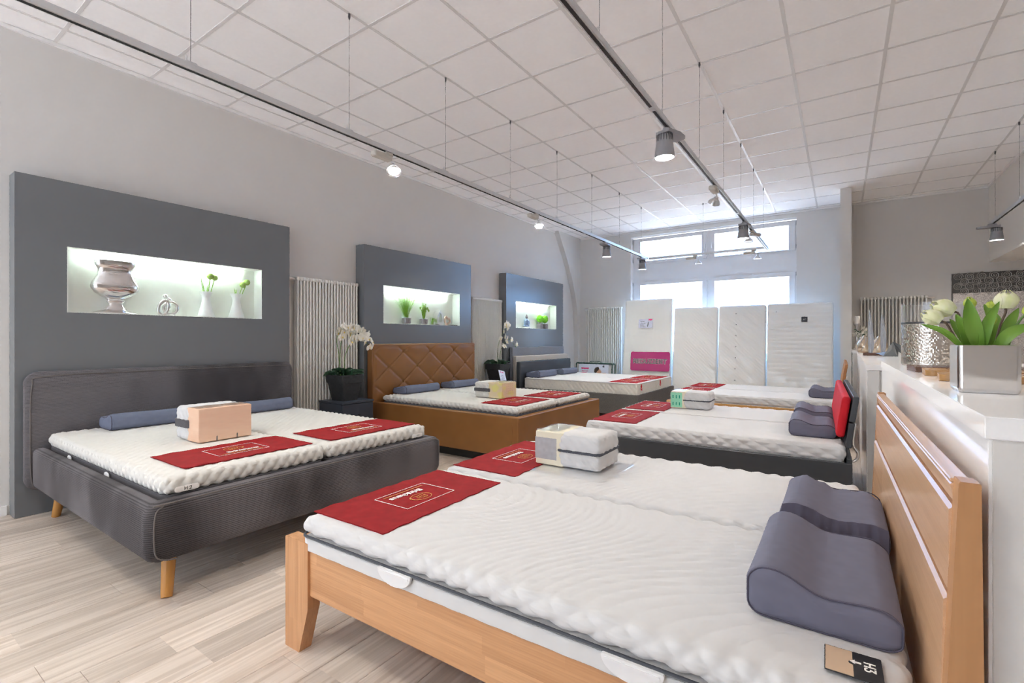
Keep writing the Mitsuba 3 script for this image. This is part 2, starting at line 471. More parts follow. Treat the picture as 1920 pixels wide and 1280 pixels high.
# ceiling: slab, tiles and T bars
ce = struct('ceiling')
ce.part('slab', bx(WL - .2, WR, WF, WB + .3, CEIL + 0.05, CEIL + 0.2), 'white_trim', False)
tile = bx(0.009, TILE - 0.009, 0.009, TILE - 0.009, 0.003, 0.02, 0.003)
strip_cache = {}
rest = []
for i in range(-3, 14):
    for j in range(-13, 10):
        x0, y0 = GX + i * TILE, GY + j * TILE
        xa, xb, ya, yb = max(x0, WL), min(x0 + TILE, WR), max(y0, WF), min(y0 + TILE, WB)
        if xb - xa < 0.05 or yb - ya < 0.05:
            continue
        whole = xb - xa > 0.62 and yb - ya > 0.62
        m = tile if whole else bx(xa - x0 + .009, xb - x0 - .009, ya - y0 + .009, yb - y0 - .009, 0.003, 0.02, 0.003)
        seen = y0 > 0.3 and x0 < 1.9 and not (x0 > 0.6 and y0 < 1.2)
        if seen:
            ce.part('tile', m, 'ceiling_tile', False, M=mat4(x0, y0, CEIL))
        else:
            rest.append(moved(m, x0, y0, CEIL))
ce.part('unseen_tiles', cat(rest), 'ceiling_tile', False, kind='stuff')
bar_y = bx(-0.012, 0.012, WF, WB, -0.001, 0.03)
bar_x = bx(WL, WR, -0.012, 0.012, -0.0005, 0.03)
for i in range(-2, 13):
    ce.part('grid_bar', bar_y, 'ceiling_grid', False, M=mat4(GX + i * TILE, 0, CEIL))
for j in range(-11, 10):
    ce.part('cross_bar', bar_x, 'ceiling_grid', False, M=mat4(0, GY + j * TILE, CEIL))

# walls
struct('wall_left').solo(bx(WL - .2, WL, WF, WB + .3, 0, CEIL + .05), 'wall_paint', False)
wb = struct('wall_back')
wb.part('left_pier', bx(WL, WX0, WB, WB + .3, 0, CEIL + .05), 'wall_paint', False)
wb.part('right_pier', bx(WX1, WR, WB, WB + .3, 0, CEIL + .05), 'wall_paint', False)
wb.part('lintel', bx(WX0, WX1, WB, WB + .3, WZ1, CEIL + .05), 'wall_paint', False)
wb.part('parapet', bx(WX0, WX1, WB, WB + .3, 0, WZ0), 'wall_paint', False)
struct('wall_right').solo(bx(WR, WR + .2, WF, WB + .3, 0, CEIL + .05), 'wall_paint', False)
wf = struct('wall_front')                              # unseen wall behind the photographer, its glazing added for fill light
FILL_GLAZING = ((-4.9, -.5),)
for nm, q in (('left_pier', (WL - .2, -4.9, 0, CEIL + .05)), ('right_part', (-.5, WR + .2, 0, CEIL + .05)), ('lintel', (-4.9, -.5, 3.2, CEIL + .05))):
    wf.part(nm, bx(q[0], q[1], WF - .2, WF, q[2], q[3]), 'wall_paint', False)
for k, (a, b) in enumerate(FILL_GLAZING):
    w = struct(f'window_{5 + k}')  # added unseen glazing that lets fill light in towards the ceiling
    w.part('pane', bx(a, b, WF - .12, WF - .112, .0, 3.2), 'window_glass', False)
    for x in (a + .03, (a + b) / 2, b - .03):
        w.part('frame_post', bx(x - .03, x + .03, WF - .15, WF - .08, .0, 3.2), 'white_plastic', False)
    for z in (.03, 3.17):
        w.part('frame_rail', bx(a, b, WF - .15, WF - .08, z - .03, z + .03), 'white_plastic', False)
struct('wall_partition', 'narrow white wall stub ending beside the row of wrapped mattresses').solo(bx(-0.004, 0.136, 8.87, WB, 0, CEIL), 'wall_paint', False)
struct('wall_bulkhead', 'boxed white bulkhead under the ceiling at the right').solo(bx(1.815, WR, 0.6, WB, 2.42, CEIL), 'wall_paint', False)
# arched rib on the left wall near the corner
rib = np.array([(9.83, 0.0), (9.83, 0.7), (9.82, 1.3), (9.77, 1.95), (9.62, 2.42), (9.42, 2.81), (9.18, 3.18), (8.95, 3.50), (8.90, 3.557)])
rc = curve(np.column_stack([rib[:, 0], rib[:, 1], 0 * rib[:, 0]]), 40)[:, :2]
tn = np.gradient(rc, axis=0); tn /= np.linalg.norm(tn, axis=1, keepdims=True)
nr = np.column_stack([tn[:, 1], -tn[:, 0]])
ro = sg.Polygon(np.vstack([rc, [(WB, CEIL), (WB, 0)]])).buffer(0).intersection(sg.box(8, 0, WB, CEIL))
m = ext(ro, 0.11)
m.apply_transform(np.array([[0, 0, 1, WL - .005], [1, 0, 0, 0], [0, 1, 0, 0], [0, 0, 0, 1.0]]))
struct('wall_left_arch', 'thicker wall with a curved edge in the far left corner').solo(m, 'wall_paint', 25)
# outside, out of view: slab and street wall added to block the sky light
struct('added_sky_block').solo(bx(-9, 9, WF - 4.5, WF - .2, 3.25, 3.45), 'wall_paint', False)
struct('added_street_wall').solo(bx(-34, 34, -15.5, -14, 0, 10), 'street_wall_beige', False)
# edge profiles below the ceiling and skirting
struct('trim_1').solo(bx(WL, WL + .022, WF, WB, CEIL - .03, CEIL - .001), 'white_trim', False)
struct('trim_2').solo(bx(WL + .11, 0, WB - .022, WB, CEIL - .03, CEIL - .001), 'white_trim', False)
struct('trim_3').solo(bx(.136, 1.815, WB - .022, WB, CEIL - .03, CEIL - .001), 'white_trim', False)
struct('trim_4').solo(bx(1.793, 1.815, 0.6, WB, CEIL - .03, CEIL - .001), 'white_trim', False)
struct('baseboard_left').solo(bx(WL, WL + .014, WF, 0.80, 0, .07), 'white_trim', False)
struct('baseboard_back').solo(bx(WL, WX0, WB - .014, WB, 0, .07), 'white_trim', False)

# windows: two over two, a white panel between the rows
FY0, FY1 = WB + 0.12, WB + 0.19


def window(name, x0, x1, z0, z1, gx0, gx1, gz0, gz1, hs):
    w = struct(name)
    def ring(a, b, c, d, e, f, g, h, y0, y1, nm, bev=.006):
        p = sg.box(a, c, b, d).difference(sg.box(e, g, f, h))
        m = ext(p, y1 - y0)
        m.apply_transform(np.array([[1, 0, 0, 0], [0, 0, -1, y1], [0, 1, 0, 0], [0, 0, 0, 1.0]]))
        w.part(nm, m, 'white_plastic', False)
    ring(x0, x1, z0, z1, x0 + .04, x1 - .04, z0 + .035, z1 - .035, FY0 + .02, FY1, 'frame')
    ring(x0 + .03, x1 - .03, z0 + .025, z1 - .025, gx0, gx1, gz0, gz1, FY0 - .005, FY1 - .01, 'sash')
    ring(gx0 - .012, gx1 + .012, gz0 - .012, gz1 + .012, gx0, gx1, gz0, gz1, FY0 - .012, FY0 + .02, 'glazing_bead')
    w.part('pane', bx(gx0 - .01, gx1 + .01, FY0 + .03, FY0 + .034, gz0 - .01, gz1 + .01), 'window_glass', False)
    hx = x1 - .022 if hs > 0 else x0 + .022
    for z in (z0 + .06, z1 - .10):
        w.part('hinge', cyl((hx + hs * .012, FY0 - .008, z), (hx + hs * .012, FY0 - .008, z + .07), .008, 8), 'lamp_grey')
    hx = x0 + .06 if hs > 0 else x1 - .06
    zc = (z0 + z1) / 2
    k = w.part('handle', cat(bx(hx - .014, hx + .014, FY0 - .018, FY0 - .006, zc - .035, zc + .035, .004), bx(hx - .009, hx + .009, FY0 - .05, FY0 - .018, zc + .005, zc + .025, .004), bx(hx - .009, hx + .009, FY0 - .056, FY0 - .04, zc - .09, zc + .025, .004)), 'white_plastic')


XM = -2.145
window('window_1', WX0, XM, 2.86, WZ1 - .02, -3.52, -2.275, 2.935, 3.355, -1)
window('window_2', XM, WX1, 2.86, WZ1 - .02, -2.035, -0.775, 2.90, 3.345, 1)
window('window_3', WX0, XM, WZ0, 2.52, -3.52, -2.265, 1.02, 2.43, -1)
window('window_4', XM, WX1, WZ0, 2.52, -2.035, -0.765, 1.02, 2.42, 1)
struct('trim_5', 'flat white panel between the upper and lower windows').solo(bx(WX0, WX1, FY0 + .015, FY1, 2.51, 2.87), 'white_plastic', False)
struct('trim_6').solo(bx(WX0 + .0, WX1, WB - .02, WB + .13, WZ0 - .03, WZ0, .006), 'white_plastic', False)

# ------------------------------------------------------------------ grey niche panels
def display_panel(y0, y1, n0, n1, z0, z1, top, label):
    P = Thing('display_panel', label, 'wall panel', 'grey panels with lit niches')
    X0, X1 = WL + .004, -4.82
    o = sg.box(y0, 0.002, y1, top).difference(sg.box(n0, z0, n1, z1))
    m = ext(o, X1 - X0)
    A = np.array([[0, 0, 1, X0], [1, 0, 0, 0], [0, 1, 0, 0], [0, 0, 0, 1.0]])
    m.apply_transform(A)
    P.part('body', m, 'panel_grey', False)
    P.part('niche_back', bx(X0, X0 + .012, n0, n1, z0, z1), 'plaster', False)
    for (a, b, c, d, nm) in ((n0, n0 + .004, z0, z1, 'niche_side'), (n1 - .004, n1, z0, z1, 'niche_side'), (n0, n1, z0, z0 + .004, 'niche_floor'), (n0, n1, z1 - .004, z1, 'niche_top')):
        P.part(nm, bx(X0 + .012, X1 + .0008, a, b, c, d), 'niche_side', False)
    a = n0 + .17 if n1 - n0 > 1.45 else n0
    P.part('light_tube', cyl((X0 + .05, n0 + .12, z1 - .018), (X0 + .05, n1 - .17, z1 - .018), .011, 10), 'lamp_black', 30, label='glowing greenish white light tube', **glow(NICHE, NICHE_RGB))
    return z0 + .004


NZ = 1.480
display_panel(0.815, 2.885, 1.097, 2.588, NZ, 1.978, 2.468, 'large grey wall panel with a lit niche holding a silver urn')
display_panel(3.855, 5.935, 4.162, 5.663, NZ, 1.972, 2.448, 'grey wall panel behind the brown leather bed, niche with two green plants')
display_panel(6.915, 9.01, 7.214, 8.717, NZ, 1.968, 2.442, 'farthest grey wall panel, niche with two little ball trees')

# ------------------------------------------------------------------ radiators
def radiator(axis, a0, a1, n, at, z0, z1, label, valve):
    R = Thing('radiator', label, 'radiator', 'white column radiators')
    sp = (a1 - a0) / n
    r = 0.0112
    parts = []
    for d in (0.020, 0.046, 0.072):
        parts += [cyl((0, -d, 0.02), (0, -d, z1 - z0 - .02), r, 10)]
    for z in (0.0, z1 - z0 - .045):
        parts.append(moved(soft_box((sp * .98 if False else 0.040, 0.092, 0.045), (.012, .02, .015), (.03, .03, .03), nr=2), 0, -.046, z + .0225))
    sec = cat(parts)
    for k in range(n):
        c = a0 + (k + .5) * sp
        R.part('section', sec, 'radiator_white', 40, M=mat4(at, c, z0, 90 if axis == 'y' else 0) if axis == 'y' else mat4(c, at, z0))
    M = (lambda x, y, z: (at + y, x, z)) if axis == 'y' else (lambda x, y, z: (x, at - y, z))
    c = a0 - .02 if valve < 0 else a1 + .02
    e = a0 - .075 if valve < 0 else a1 + .075
    R.part('valve', cat(cyl(M(c + .03 * -valve, .045, z1 - .03), M(e, .045, z1 - .03), .012, 10), cyl(M(e, .045, z1 - .03), M(e + .04 * -valve, .045, z1 - .03), .022, 12)), 'chrome')
    R.part('pipe', cyl(M(e + .02 * -valve, .03, 0.0), M(e + .02 * -valve, .03, z1 - .03), .008, 8), 'radiator_white')
    for s in (.15, .85):
        R.part('bracket', bx(*sorted((M(a0 + (a1 - a0) * s - .01, 0.0, 0)[0], M(a0 + (a1 - a0) * s + .01, 0.03, 0)[0])), *sorted((M(a0 + (a1 - a0) * s - .01, 0.0, 0)[1], M(a0 + (a1 - a0) * s + .01, 0.03, 0)[1])), z1 - .3, z1 - .24), 'radiator_white', False)


# sections point towards the room: local -y is the room side (axis x); turned by 90 degrees it faces +x (axis y)
radiator('y', 3.01, 3.83, 21, WL + .006, 0.14, 1.965, 'tall white column radiator between the two nearest grey panels', -1)
radiator('y', 6.06, 6.895, 21, WL + .006, 0.14, 1.965, 'tall white column radiator behind the far white orchid', -1)
radiator('x', -4.66, -3.86, 19, WB - .006, 0.14, 1.98, 'white column radiator on the back wall left of the wrapped mattresses', -1)
radiator('x', .26, 1.12, 19, WB - .006, 0.14, 1.965, 'white column radiator behind the sideboards at the right', 1)

# ------------------------------------------------------------------ tracks and spotlights
TZ = 2.715


def track(x0, y0, x1, y1, label, cables, joints):
    T = Thing('track_rail', label, 'track rail', 'ceiling light tracks')
    along_y = abs(y1 - y0) > abs(x1 - x0)
    def B(w, za, zb, b=0.0):
        return bx(x0 - w, x0 + w, y0, y1, za, zb, b) if along_y else bx(x0, x1, y0 - w, y0 + w, za, zb, b)
    T.part('profile', cat(B(.018, TZ - .018, TZ + .018, .002), B(.018, TZ - .022, TZ - .018) if False else B(.0185, TZ + .010, TZ + .014)), 'aluminium', False)
    T.part('slot', cat(B(.009, TZ - .0192, TZ - .017)), 'black', False)
    for j in joints:
        T.part('joint', bx(*( (x0 - .02, x0 + .02, j - .03, j + .03) if along_y else (j - .03, j + .03, y0 - .02, y0 + .02)), TZ - .0205, TZ + .0195, .003), 'aluminium', False)
    cab = cyl((0, 0, TZ + .02), (0, 0, CEIL - .02), .0012, 6)
    hook = cat(cyl((0, 0, CEIL - .028), (0, 0, CEIL), .008, 8), cyl((0, 0, CEIL - .04), (0, 0, CEIL - .026), .005, 8))
    grip = cat(bx(-.010, .010, -.03, .03, TZ + .018, TZ + .03, .003), cyl((0, -.02, TZ + .02), (0, -.02, TZ + .055), .005, 8))
    for c in cables:
        M = mat4(x0, c, 0) if along_y else mat4(c, y0, 0)
        k = T.part('suspension_cable', cab, 'dark_steel', 30, M=M)
        T.part('ceiling_hook', hook, 'dark_steel', 30, parent=k, M=M)
        T.part('clamp', grip, 'aluminium', 30, parent=k, M=M)


XL, XR, X3 = GX + TILE, GX + 4 * TILE, GX + 8 * TILE
track(XL, -1.6, XL, 8.47, 'long light track hanging along the left wall', [1.14 + k for k in range(8)], [2.97, 5.9])
track(XR, -1.6, XR, 8.62, 'long light track hanging over the beds in the middle', [.16 + k for k in range(9)], [2.95, 5.95])
track(XL + .02, 8.50, XR - .02, 8.50, 'short light track hanging across in front of the windows', [-1.9], [])
track(X3, 3.2, X3, 8.33, 'light track hanging beside the bulkhead at the right', [3.2, 4.2, 5.2, 6.2, 7.2, 8.16], [])


def spot_led(x, y, rz, on, label, tilt=0):
    """A conical LED head with cooling fins under a flat wedge-shaped driver box."""
    S = Thing('track_spotlight', label, 'spotlight', None, mat4(x, y, TZ - .02, rz))
    dr_ = ext(sg.Polygon([(-.045, -.05), (.045, -.05), (.05, .06), (.03, .14), (-.03, .14), (-.05, .06)]).buffer(.008, quad_segs=3), .022, -.05)
    S.part('driver_box', cat(dr_, ext(sg.Polygon([(-.03, -.035), (.03, -.035), (.035, .06), (-.035, .06)]), .012, -.03)), 'lamp_grey', 25)
    S.part('adapter', bx(-.016, .016, -.03, .05, -.02, .0, .003), 'lamp_grey', False)
    hM = mat4(0, -.03, -.055, 0, tilt, 0)
    hd = S.part('head', lathe([(0, -.005), (.046, -.005), (.048, -.01), (.066, -.148), (.0665, -.152), (.0625, -.152), (.055, -.140), (0, -.140)], 28), 'lamp_grey', 30, M=hM)
    fins = cat([moved(bx(.036, .053, -.003, .003, -.048, -.0, .001), 0, 0, 0, a) for a in range(0, 360, 20)])
    S.part('cooling_fins', fins, 'dark_steel', False, parent=hd, M=hM)
    S.part('yoke', cyl((0, -.03, -.06), (0, -.03, -.045), .014, 12), 'dark_steel')
    S.part('lens', lathe([(.0, -.1425), (.057, -.1425), (.057, -.1405), (0, -.1405)], 28), 'lamp_black' if on else 'dull_lens', False, parent=hd, M=hM, **(glow(LAMP, LAMP_RGB) if on else {}))


def spot_halogen(x, y, rz, on, label, tilt=0, pan=0):
    """A wide reflector lamp on a beige transformer box."""
    S = Thing('track_spotlight', label, 'spotlight', None, mat4(x, y, TZ - .02, rz))
    S.part('adapter', bx(-.016, .016, -.04, .03, -.022, .0, .003), 'lamp_beige', False)
    S.part('driver_box', moved(soft_box((.062, .17, .045), (.016, .016, .016), .05, nr=3), 0, -.07, -.045), 'lamp_beige', 40)
    S.part('arm', tube(curve([(0, .0, -.05), (0, .035, -.06), (.0, .05, -.075), (0, .05, -.10)], 10), .006), 'aluminium')
    hM = mat4(0, .05, -.085, pan, tilt, 0)
    hd = S.part('head', lathe([(0, 0), (.018, 0), (.022, -.02), (.040, -.035), (.054, -.058), (.0565, -.062), (.0545, -.064), (.050, -.060), (.0, -.05)], 28), 'reflector', 30, M=hM)
    S.part('lens', lathe([(0, -.0585), (.049, -.0585), (.049, -.056), (0, -.056)], 28), 'lamp_black' if on else 'dull_lens', False, parent=hd, M=hM, **(glow(LAMP, LAMP_RGB) if on else {}))


spot_halogen(XL, 2.50, 0, True, 'lit reflector spotlight on a beige box, nearest on the left track', 30, -133)
spot_halogen(XL, 4.66, 0, True, 'lit reflector spotlight on a beige box, second on the left track', 26, -140)
spot_led(XL, 6.62, 180, True, 'lit cone spotlight on the left track above the far leather bed foot')
spot_led(XL, 8.17, 180, True, 'lit cone spotlight at the far end of the left track')
spot_led(XR, 3.27, -20, True, 'lit grey cone spotlight with cooling fins, nearest on the middle track')
spot_halogen(XR, 4.78, 0, False, 'unlit reflector spotlight turned sideways on the middle track', 52, 40)
spot_led(XR, 6.40, -10, True, 'grey cone spotlight on the middle track before the windows')
spot_halogen(XR, 6.98, 150, False, 'unlit reflector spotlight beside the cone spotlight before the windows')
spot_halogen(-2.02, 8.50, -90, False, 'unlit reflector spotlight on the crosswise track before the left window')
spot_halogen(-1.13, 8.50, -90, False, 'unlit reflector spotlight on the crosswise track before the right window')
spot_led(X3, 8.25, 90, True, 'grey cone spotlight beside the bulkhead at the right')
# the same tracks carry on over the photographer
for x, y, w in ((XL, .25, 'left track just behind the left picture edge'), (XL, -1.1, 'left track far behind the photographer'), (XR, .1, 'middle track behind the photographer'), (XR, -1.2, 'middle track nearest to the front wall')):
    spot_led(x, y, 0, True, 'lit cone spotlight on the ' + w)
for y, w in ((3.6, 'near end'), (5.6, 'middle')):
    spot_led(X3, y, 90, True, f'lit cone spotlight at the {w} of the right track, outside the picture')
# ------------------------------------------------------------------ mattresses, runners, pillows, foam samples
def dome(a):
    d = 1 - 2 * np.abs(a - np.round(a))          # 1 at the seam, 0 in the middle
    return 1 - d * d


def pil(a, b, e=.45):
    return dome(a) * dome(b)


def mattress(M, L, W, H, style, label, group, step=.016, handles=(), lower=.06, tags=None):
    """Local frame: x from the foot end (0) to the head end (L), y across (0..W), z up from its underside."""
    t = Thing('mattress', label, 'mattress', group, M)
    z0 = lower
    hu = H - z0
    zc = z0 + hu / 2

    r = (.022, .022, .018) if style == 'box' else (.040, .040, .034)
    amp = {'wave': (.0095, .0038), 'band': (.0120, .0064), 'box': (.0045, .0008), 'diamond': (.0100, .0030)}[style]

    def disp(p, n):
        u = np.where(np.abs(n[:, 0]) > np.abs(n[:, 1]), p[:, 1], p[:, 0])
        din = np.minimum(L / 2 - np.abs(p[:, 0]), W / 2 - np.abs(p[:, 1]))       # distance in from the side faces
        up_ = np.sign(p[:, 2])
        lift = np.arcsin(np.clip(np.abs(n[:, 2]), 0, 1)) * r[2]
        v = np.clip(p[:, 2], -(hu / 2 - r[2]), hu / 2 - r[2]) + up_ * (lift + np.clip(din - r[0], 0, None))   # measured round the edge
        side = 1 - np.clip((din - .020) / .030, 0, 1)
        if style == 'wave':
            w = u / (.098 + .012 * np.sin(u * 5)); g = v / .088
            hs = pil(w + g, w - g, .5)
            ph1 = (p[:, 1] + .11 * np.sin(p[:, 0] * 4.2 + 1.2) + .05 * np.sin(p[:, 0] * 9 - p[:, 1] * 5)) / .042
            ph2 = (p[:, 0] * .9 - .16 * np.sin(p[:, 1] * 5.0 + .6) + .06 * np.sin(p[:, 0] * 6)) / .046
            ht = .4 * dome(ph1) + .6 * dome(ph2)
        elif style == 'band':
            hs = pil(u / .062 + v / .085, u / .062 - v / .085, .5)
            ht = pil(p[:, 0] / .066 + p[:, 1] / .066, p[:, 0] / .066 - p[:, 1] / .066, .5)
        elif style == 'box':
            hs = pil(u / .10 + v / .10, u / .10 - v / .10, .4)
            ht = np.abs(np.sin(PI * p[:, 1] / .05)) ** .5
        else:
            w = u / .118 + .22 * np.sin(u * 5)
            hs = pil(w + v / .066, w - v / .066, .5)
            ht = pil(p[:, 0] / .05 + p[:, 1] / .08, p[:, 0] / .05 - p[:, 1] / .08, .6)
        return side * (hs - .55) * amp[0] + (1 - side) * (ht - 1) * amp[1]
    up = moved(soft_box((L, W, hu), r, (step, step, min(step, .009)), disp, nr=7), L / 2, W / 2, zc)
    side_m = 'cover_side_cream' if style == 'box' else 'cover_cream' if style == 'band' else 'cover_white'
    c = t.part('cover', up, 'cover_white' if style != 'band' else 'cover_cream', True)
    if style == 'box':
        def d2(p, n):
            u = np.where(np.abs(n[:, 0]) > np.abs(n[:, 1]), p[:, 1], p[:, 0])
            return pil(u / .075 + p[:, 2] / .085, u / .075 - p[:, 2] / .085, .4) * .007
        bd = moved(soft_box((L + .001, W + .001, hu - .035), (.02, .02, .004), (.012, .012, .012), d2, nr=3), L / 2, W / 2, zc)
        t.part('border', bd, side_m, True)
        for z in (z0 + .012, H - .012):
            pts = [(0, 0), (L, 0), (L, W), (0, W)]
            loop = np.array(sg.Polygon(pts).buffer(-.03).buffer(.034, quad_segs=4).exterior.coords)
            t.part('piping', tube(np.column_stack([loop, np.full(len(loop), z)]), .006, 6), 'band_grey' if False else 'cover_white', True)
    if style == 'band':
        bd = moved(soft_box((L - .012, W - .012, lower + .01), (.05, .05, .006), (.05, .05, .03), nr=4), L / 2, W / 2, lower / 2)
        t.part('grey_band', bd, 'band_grey', True, label='dark grey mesh border')
    elif style == 'wave':
        lo = moved(soft_box((L - .006, W - .006, lower), (.045, .045, .012), (.012, .012, .012), lambda p, n: (1 - np.abs(n[:, 2])) * pil((p[:, 0] + p[:, 1]) / .13, (p[:, 0] - p[:, 1]) / .13 + .5, .4) * .004, nr=4), L / 2, W / 2, lower / 2)
        t.part('lower_cover', lo, 'cover_white', True)
        loop = np.array(sg.box(0, 0, L, W).buffer(-.045).buffer(.0445, quad_segs=6).exterior.coords)
        loop = np.vstack([np.linspace(a, b, 24)[:-1] for a, b in zip(loop[:-1], loop[1:])]) if False else loop
        z = tube(np.column_stack([loop, np.full(len(loop), lower)]), .0055, 6)
        t.part('zip', z, 'zip_dark', True, label='dark zip')
        t.part('zip_teeth', tube(np.column_stack([np.array(sg.box(0, 0, L, W).buffer(-.045).buffer(.0495, quad_segs=6).exterior.coords), np.full(len(np.array(sg.box(0, 0, L, W).buffer(-.045).buffer(.0495, quad_segs=6).exterior.coords)), lower - .001)]), .0018, 5), 'slate', True)
    elif style == 'diamond':
        lo = moved(soft_box((L - .01, W - .01, lower + .01), (.045, .045, .01), (.05, .05, .02), nr=3), L / 2, W / 2, lower / 2)
        t.part('lower_cover', lo, 'cover_white', True)
    for x in handles:
        h = sg.Polygon([(-.075, 0), (.075, 0)] + [(.075 * math.cos(a), -.042 * math.sin(a)) for a in np.linspace(0, PI, 14)[1:-1]]).buffer(.004)
        m = ext(h, .010)
        m.apply_transform(np.array([[1, 0, 0, x], [0, 0, -1, -.004], [0, 1, 0, lower - .004], [0, 0, 0, 1.0]]))
        k = t.part('handle', m, 'white_plastic', 30, label='white plastic handle flap')
        m = ext(sg.LineString([(-.066, -.006), (.066, -.006)]).buffer(.004), .005)
        m.apply_transform(np.array([[1, 0, 0, x], [0, 0, -1, -.012], [0, 1, 0, lower - .004], [0, 0, 0, 1.0]]))
        t.part('rim', m, 'white_plastic', 30, parent=k)
    return t


def flat(m, M):
    m = m.copy(); m.apply_transform(M); return m


def runner(M, w, d, label, group, logo=1, text='Brinkhaus', lift=.0, step=.03):
    """A red protective cover lying across the foot end. Local: X to its right when read, Y up the lettering; centre at the origin."""
    t = Thing('foot_cover', label, 'mattress cover', group, M)

    def f(u, v):
        z = .0015 * np.sin(u * 46 + 1) * np.clip((np.abs(v) / (d / 2)) ** 4, 0, 1) + .0007 * np.sin(u * 17 + v * 23)
        e = .0022 * np.sin(u * 60) * (np.abs(v) / (d / 2)) ** 6
        return np.column_stack([u, v + e, z + .0045 + lift])
    t.part('cloth', sheet(f, np.linspace(-w / 2, w / 2, int(w / .0125)), np.linspace(-d / 2, d / 2, int(d / .0125)), .004), 'runner_red', True)
    z = .0062 + lift
    fw, fh = w * .40, d * .50
    fr = sg.box(-fw / 2, -fh / 2, fw / 2, fh / 2)
    t.part('printed_frame', ext(fr.difference(fr.buffer(-.0026)), .0016, z), 'print_white', False, label='thin white printed rectangle')
    tm = meshkit.text_mesh(text, .034, .0016, True)
    b = tm.bounds
    s = fw * .62 / (b[1][0] - b[0][0])
    tm.apply_scale([s, s, 1]); b = tm.bounds
    t.part('lettering', moved(tm, -(b[0][0] + b[1][0]) / 2 + fw * .06, -fh * .27, z), 'print_white', False, label='white lettering')
    ln = sg.box(-fw * .40, -fh * .385, fw * .40, -fh * .36)
    t.part('printed_line', ext(ln, .0016, z), 'print_gold', False, label='thin gold line')
    ring = sg.Point(0, 0).buffer(1, quad_segs=16)
    ring = sa.scale(ring.difference(ring.buffer(-.07)), .056, .040)
    loops = [sg.LineString(curve([(-.026, -.012), (-.026, .014), (-.014, .018), (-.008, .0), (-.012, -.014)], 14)).buffer(.0013),
             sg.LineString(curve([(-.010, .012), (.002, .018), (.010, .004), (.002, -.012), (.014, -.014), (.024, .0), (.022, .014)], 18)).buffer(.0013),
             sg.LineString(curve([(-.03, -.02), (-.01, -.022), (.01, -.016), (.03, -.02)], 12)).buffer(.001), sg.LineString([(-.005, -.004), (.016, .006)]).buffer(.001),
             sg.LineString(curve([(.044, -.026), (.052, -.018), (.05, -.008), (.058, -.01)], 10)).buffer(.0022)]
    em = sa.translate(sa.scale(ring.union(sg.MultiPolygon([l for l in loops if l.geom_type == 'Polygon']).buffer(0)), 1, 1), 0, fh * .17)
    t.part('emblem', ext(em, .0016, z), 'print_gold', False, label='round gold emblem with curled monogram')
    return t


def pillow(M, L, W, H, label, group, m='pillow_grey', kind='contour', drop=.72):
    """Contoured foam pillow: x across its profile (0 = high front lobe), y along it."""
    t = Thing('pillow', label, 'pillow', group, M)
    g = np.array([(-.5, .90), (-.36, 1.0), (-.24, .97), (0, drop), (.16, drop + .015), (.32, drop + .05), (.44, drop), (.5, drop - .08)])

    def warp(p):
        q = p.copy()
        s = np.interp(p[:, 0] / L, g[:, 0], g[:, 1])
        s = (s + np.interp(p[:, 0] / L - .05, g[:, 0], g[:, 1]) + np.interp(p[:, 0] / L + .05, g[:, 0], g[:, 1])) / 3
        q[:, 2] = (p[:, 2] + H / 2) * s
        q[:, 2] += .0025 * np.sin(p[:, 1] * 11 + p[:, 0] * 7) * (p[:, 2] > 0)
        if kind == 'loose':
            e = np.clip((np.abs(p[:, 1]) - W * .32) / (W * .18), 0, 1)
            q[:, 2] += .006 * e * np.sin(p[:, 0] * 95 + p[:, 1] * 20) * (p[:, 2] > -H * .2)
            q[:, 1] += .004 * np.sin(p[:, 0] * 60 + p[:, 2] * 50)
        return q
    r = (.05, .022, .04)
    t.part('case', moved(soft_box((L, W, H), r, (.016, .02, .012), None, warp, nr=6), L / 2, W / 2, 0), m, True)
    for y in (.010, W - .010):
        a = np.linspace(0, 2 * PI, 60)
        hx, hz = L / 2 - .004, H / 2 - .004
        pts = []
        for c in np.array(rrect(2 * hx, 2 * hz, .036, 0, 0, 6).segmentize(.015).exterior.coords):
            pts.append((c[0], 0, c[1]))
        pts = warp(np.array(pts))
        pts[:, 1] = 0
        pts = pts + np.array([L / 2, y, 0])
        t.part('piping', tube(pts, .0022, 5), 'pillow_side', True)
    if kind == 'loose':
        def hem(u, v):
            x = -L * .47 + u * L * .95
            z = warp(np.column_stack([x, 0 * x, np.full(len(x), H / 2)]))[:, 2]
            f = np.sin(u * 34 + v * 2.5) + .6 * np.sin(u * 71)
            return np.column_stack([x + L / 2, .012 - .030 * v ** .6 - (.004 + .010 * v) * (1 + f * .5), z * (1 - v) + .004 * (1 - v) + .006 * v])
        k = sheet(hem, np.linspace(0, 1, 60), np.linspace(0, 1, 14), -.0025)
        t.part('loose_hem', k, 'pillow_side', True, label='dark gathered hem hanging at the end')
    return t


def quilted(size, step, amp=.0075, s=.06, r=.03):
    return soft_box(size, (r, r, r), step, lambda p, n: amp * (pil((np.where(np.abs(n[:, 0]) > np.abs(n[:, 1]), p[:, 1], p[:, 0])) / s + p[:, 2] / s, (np.where(np.abs(n[:, 0]) > np.abs(n[:, 1]), p[:, 1], p[:, 0])) / s - p[:, 2] / s, .7) * (np.abs(n[:, 2]) < .7) + (np.abs(n[:, 2]) >= .7) * pil(p[:, 0] / s, p[:, 1] / s, .7) * .6) - amp * .5, nr=4)


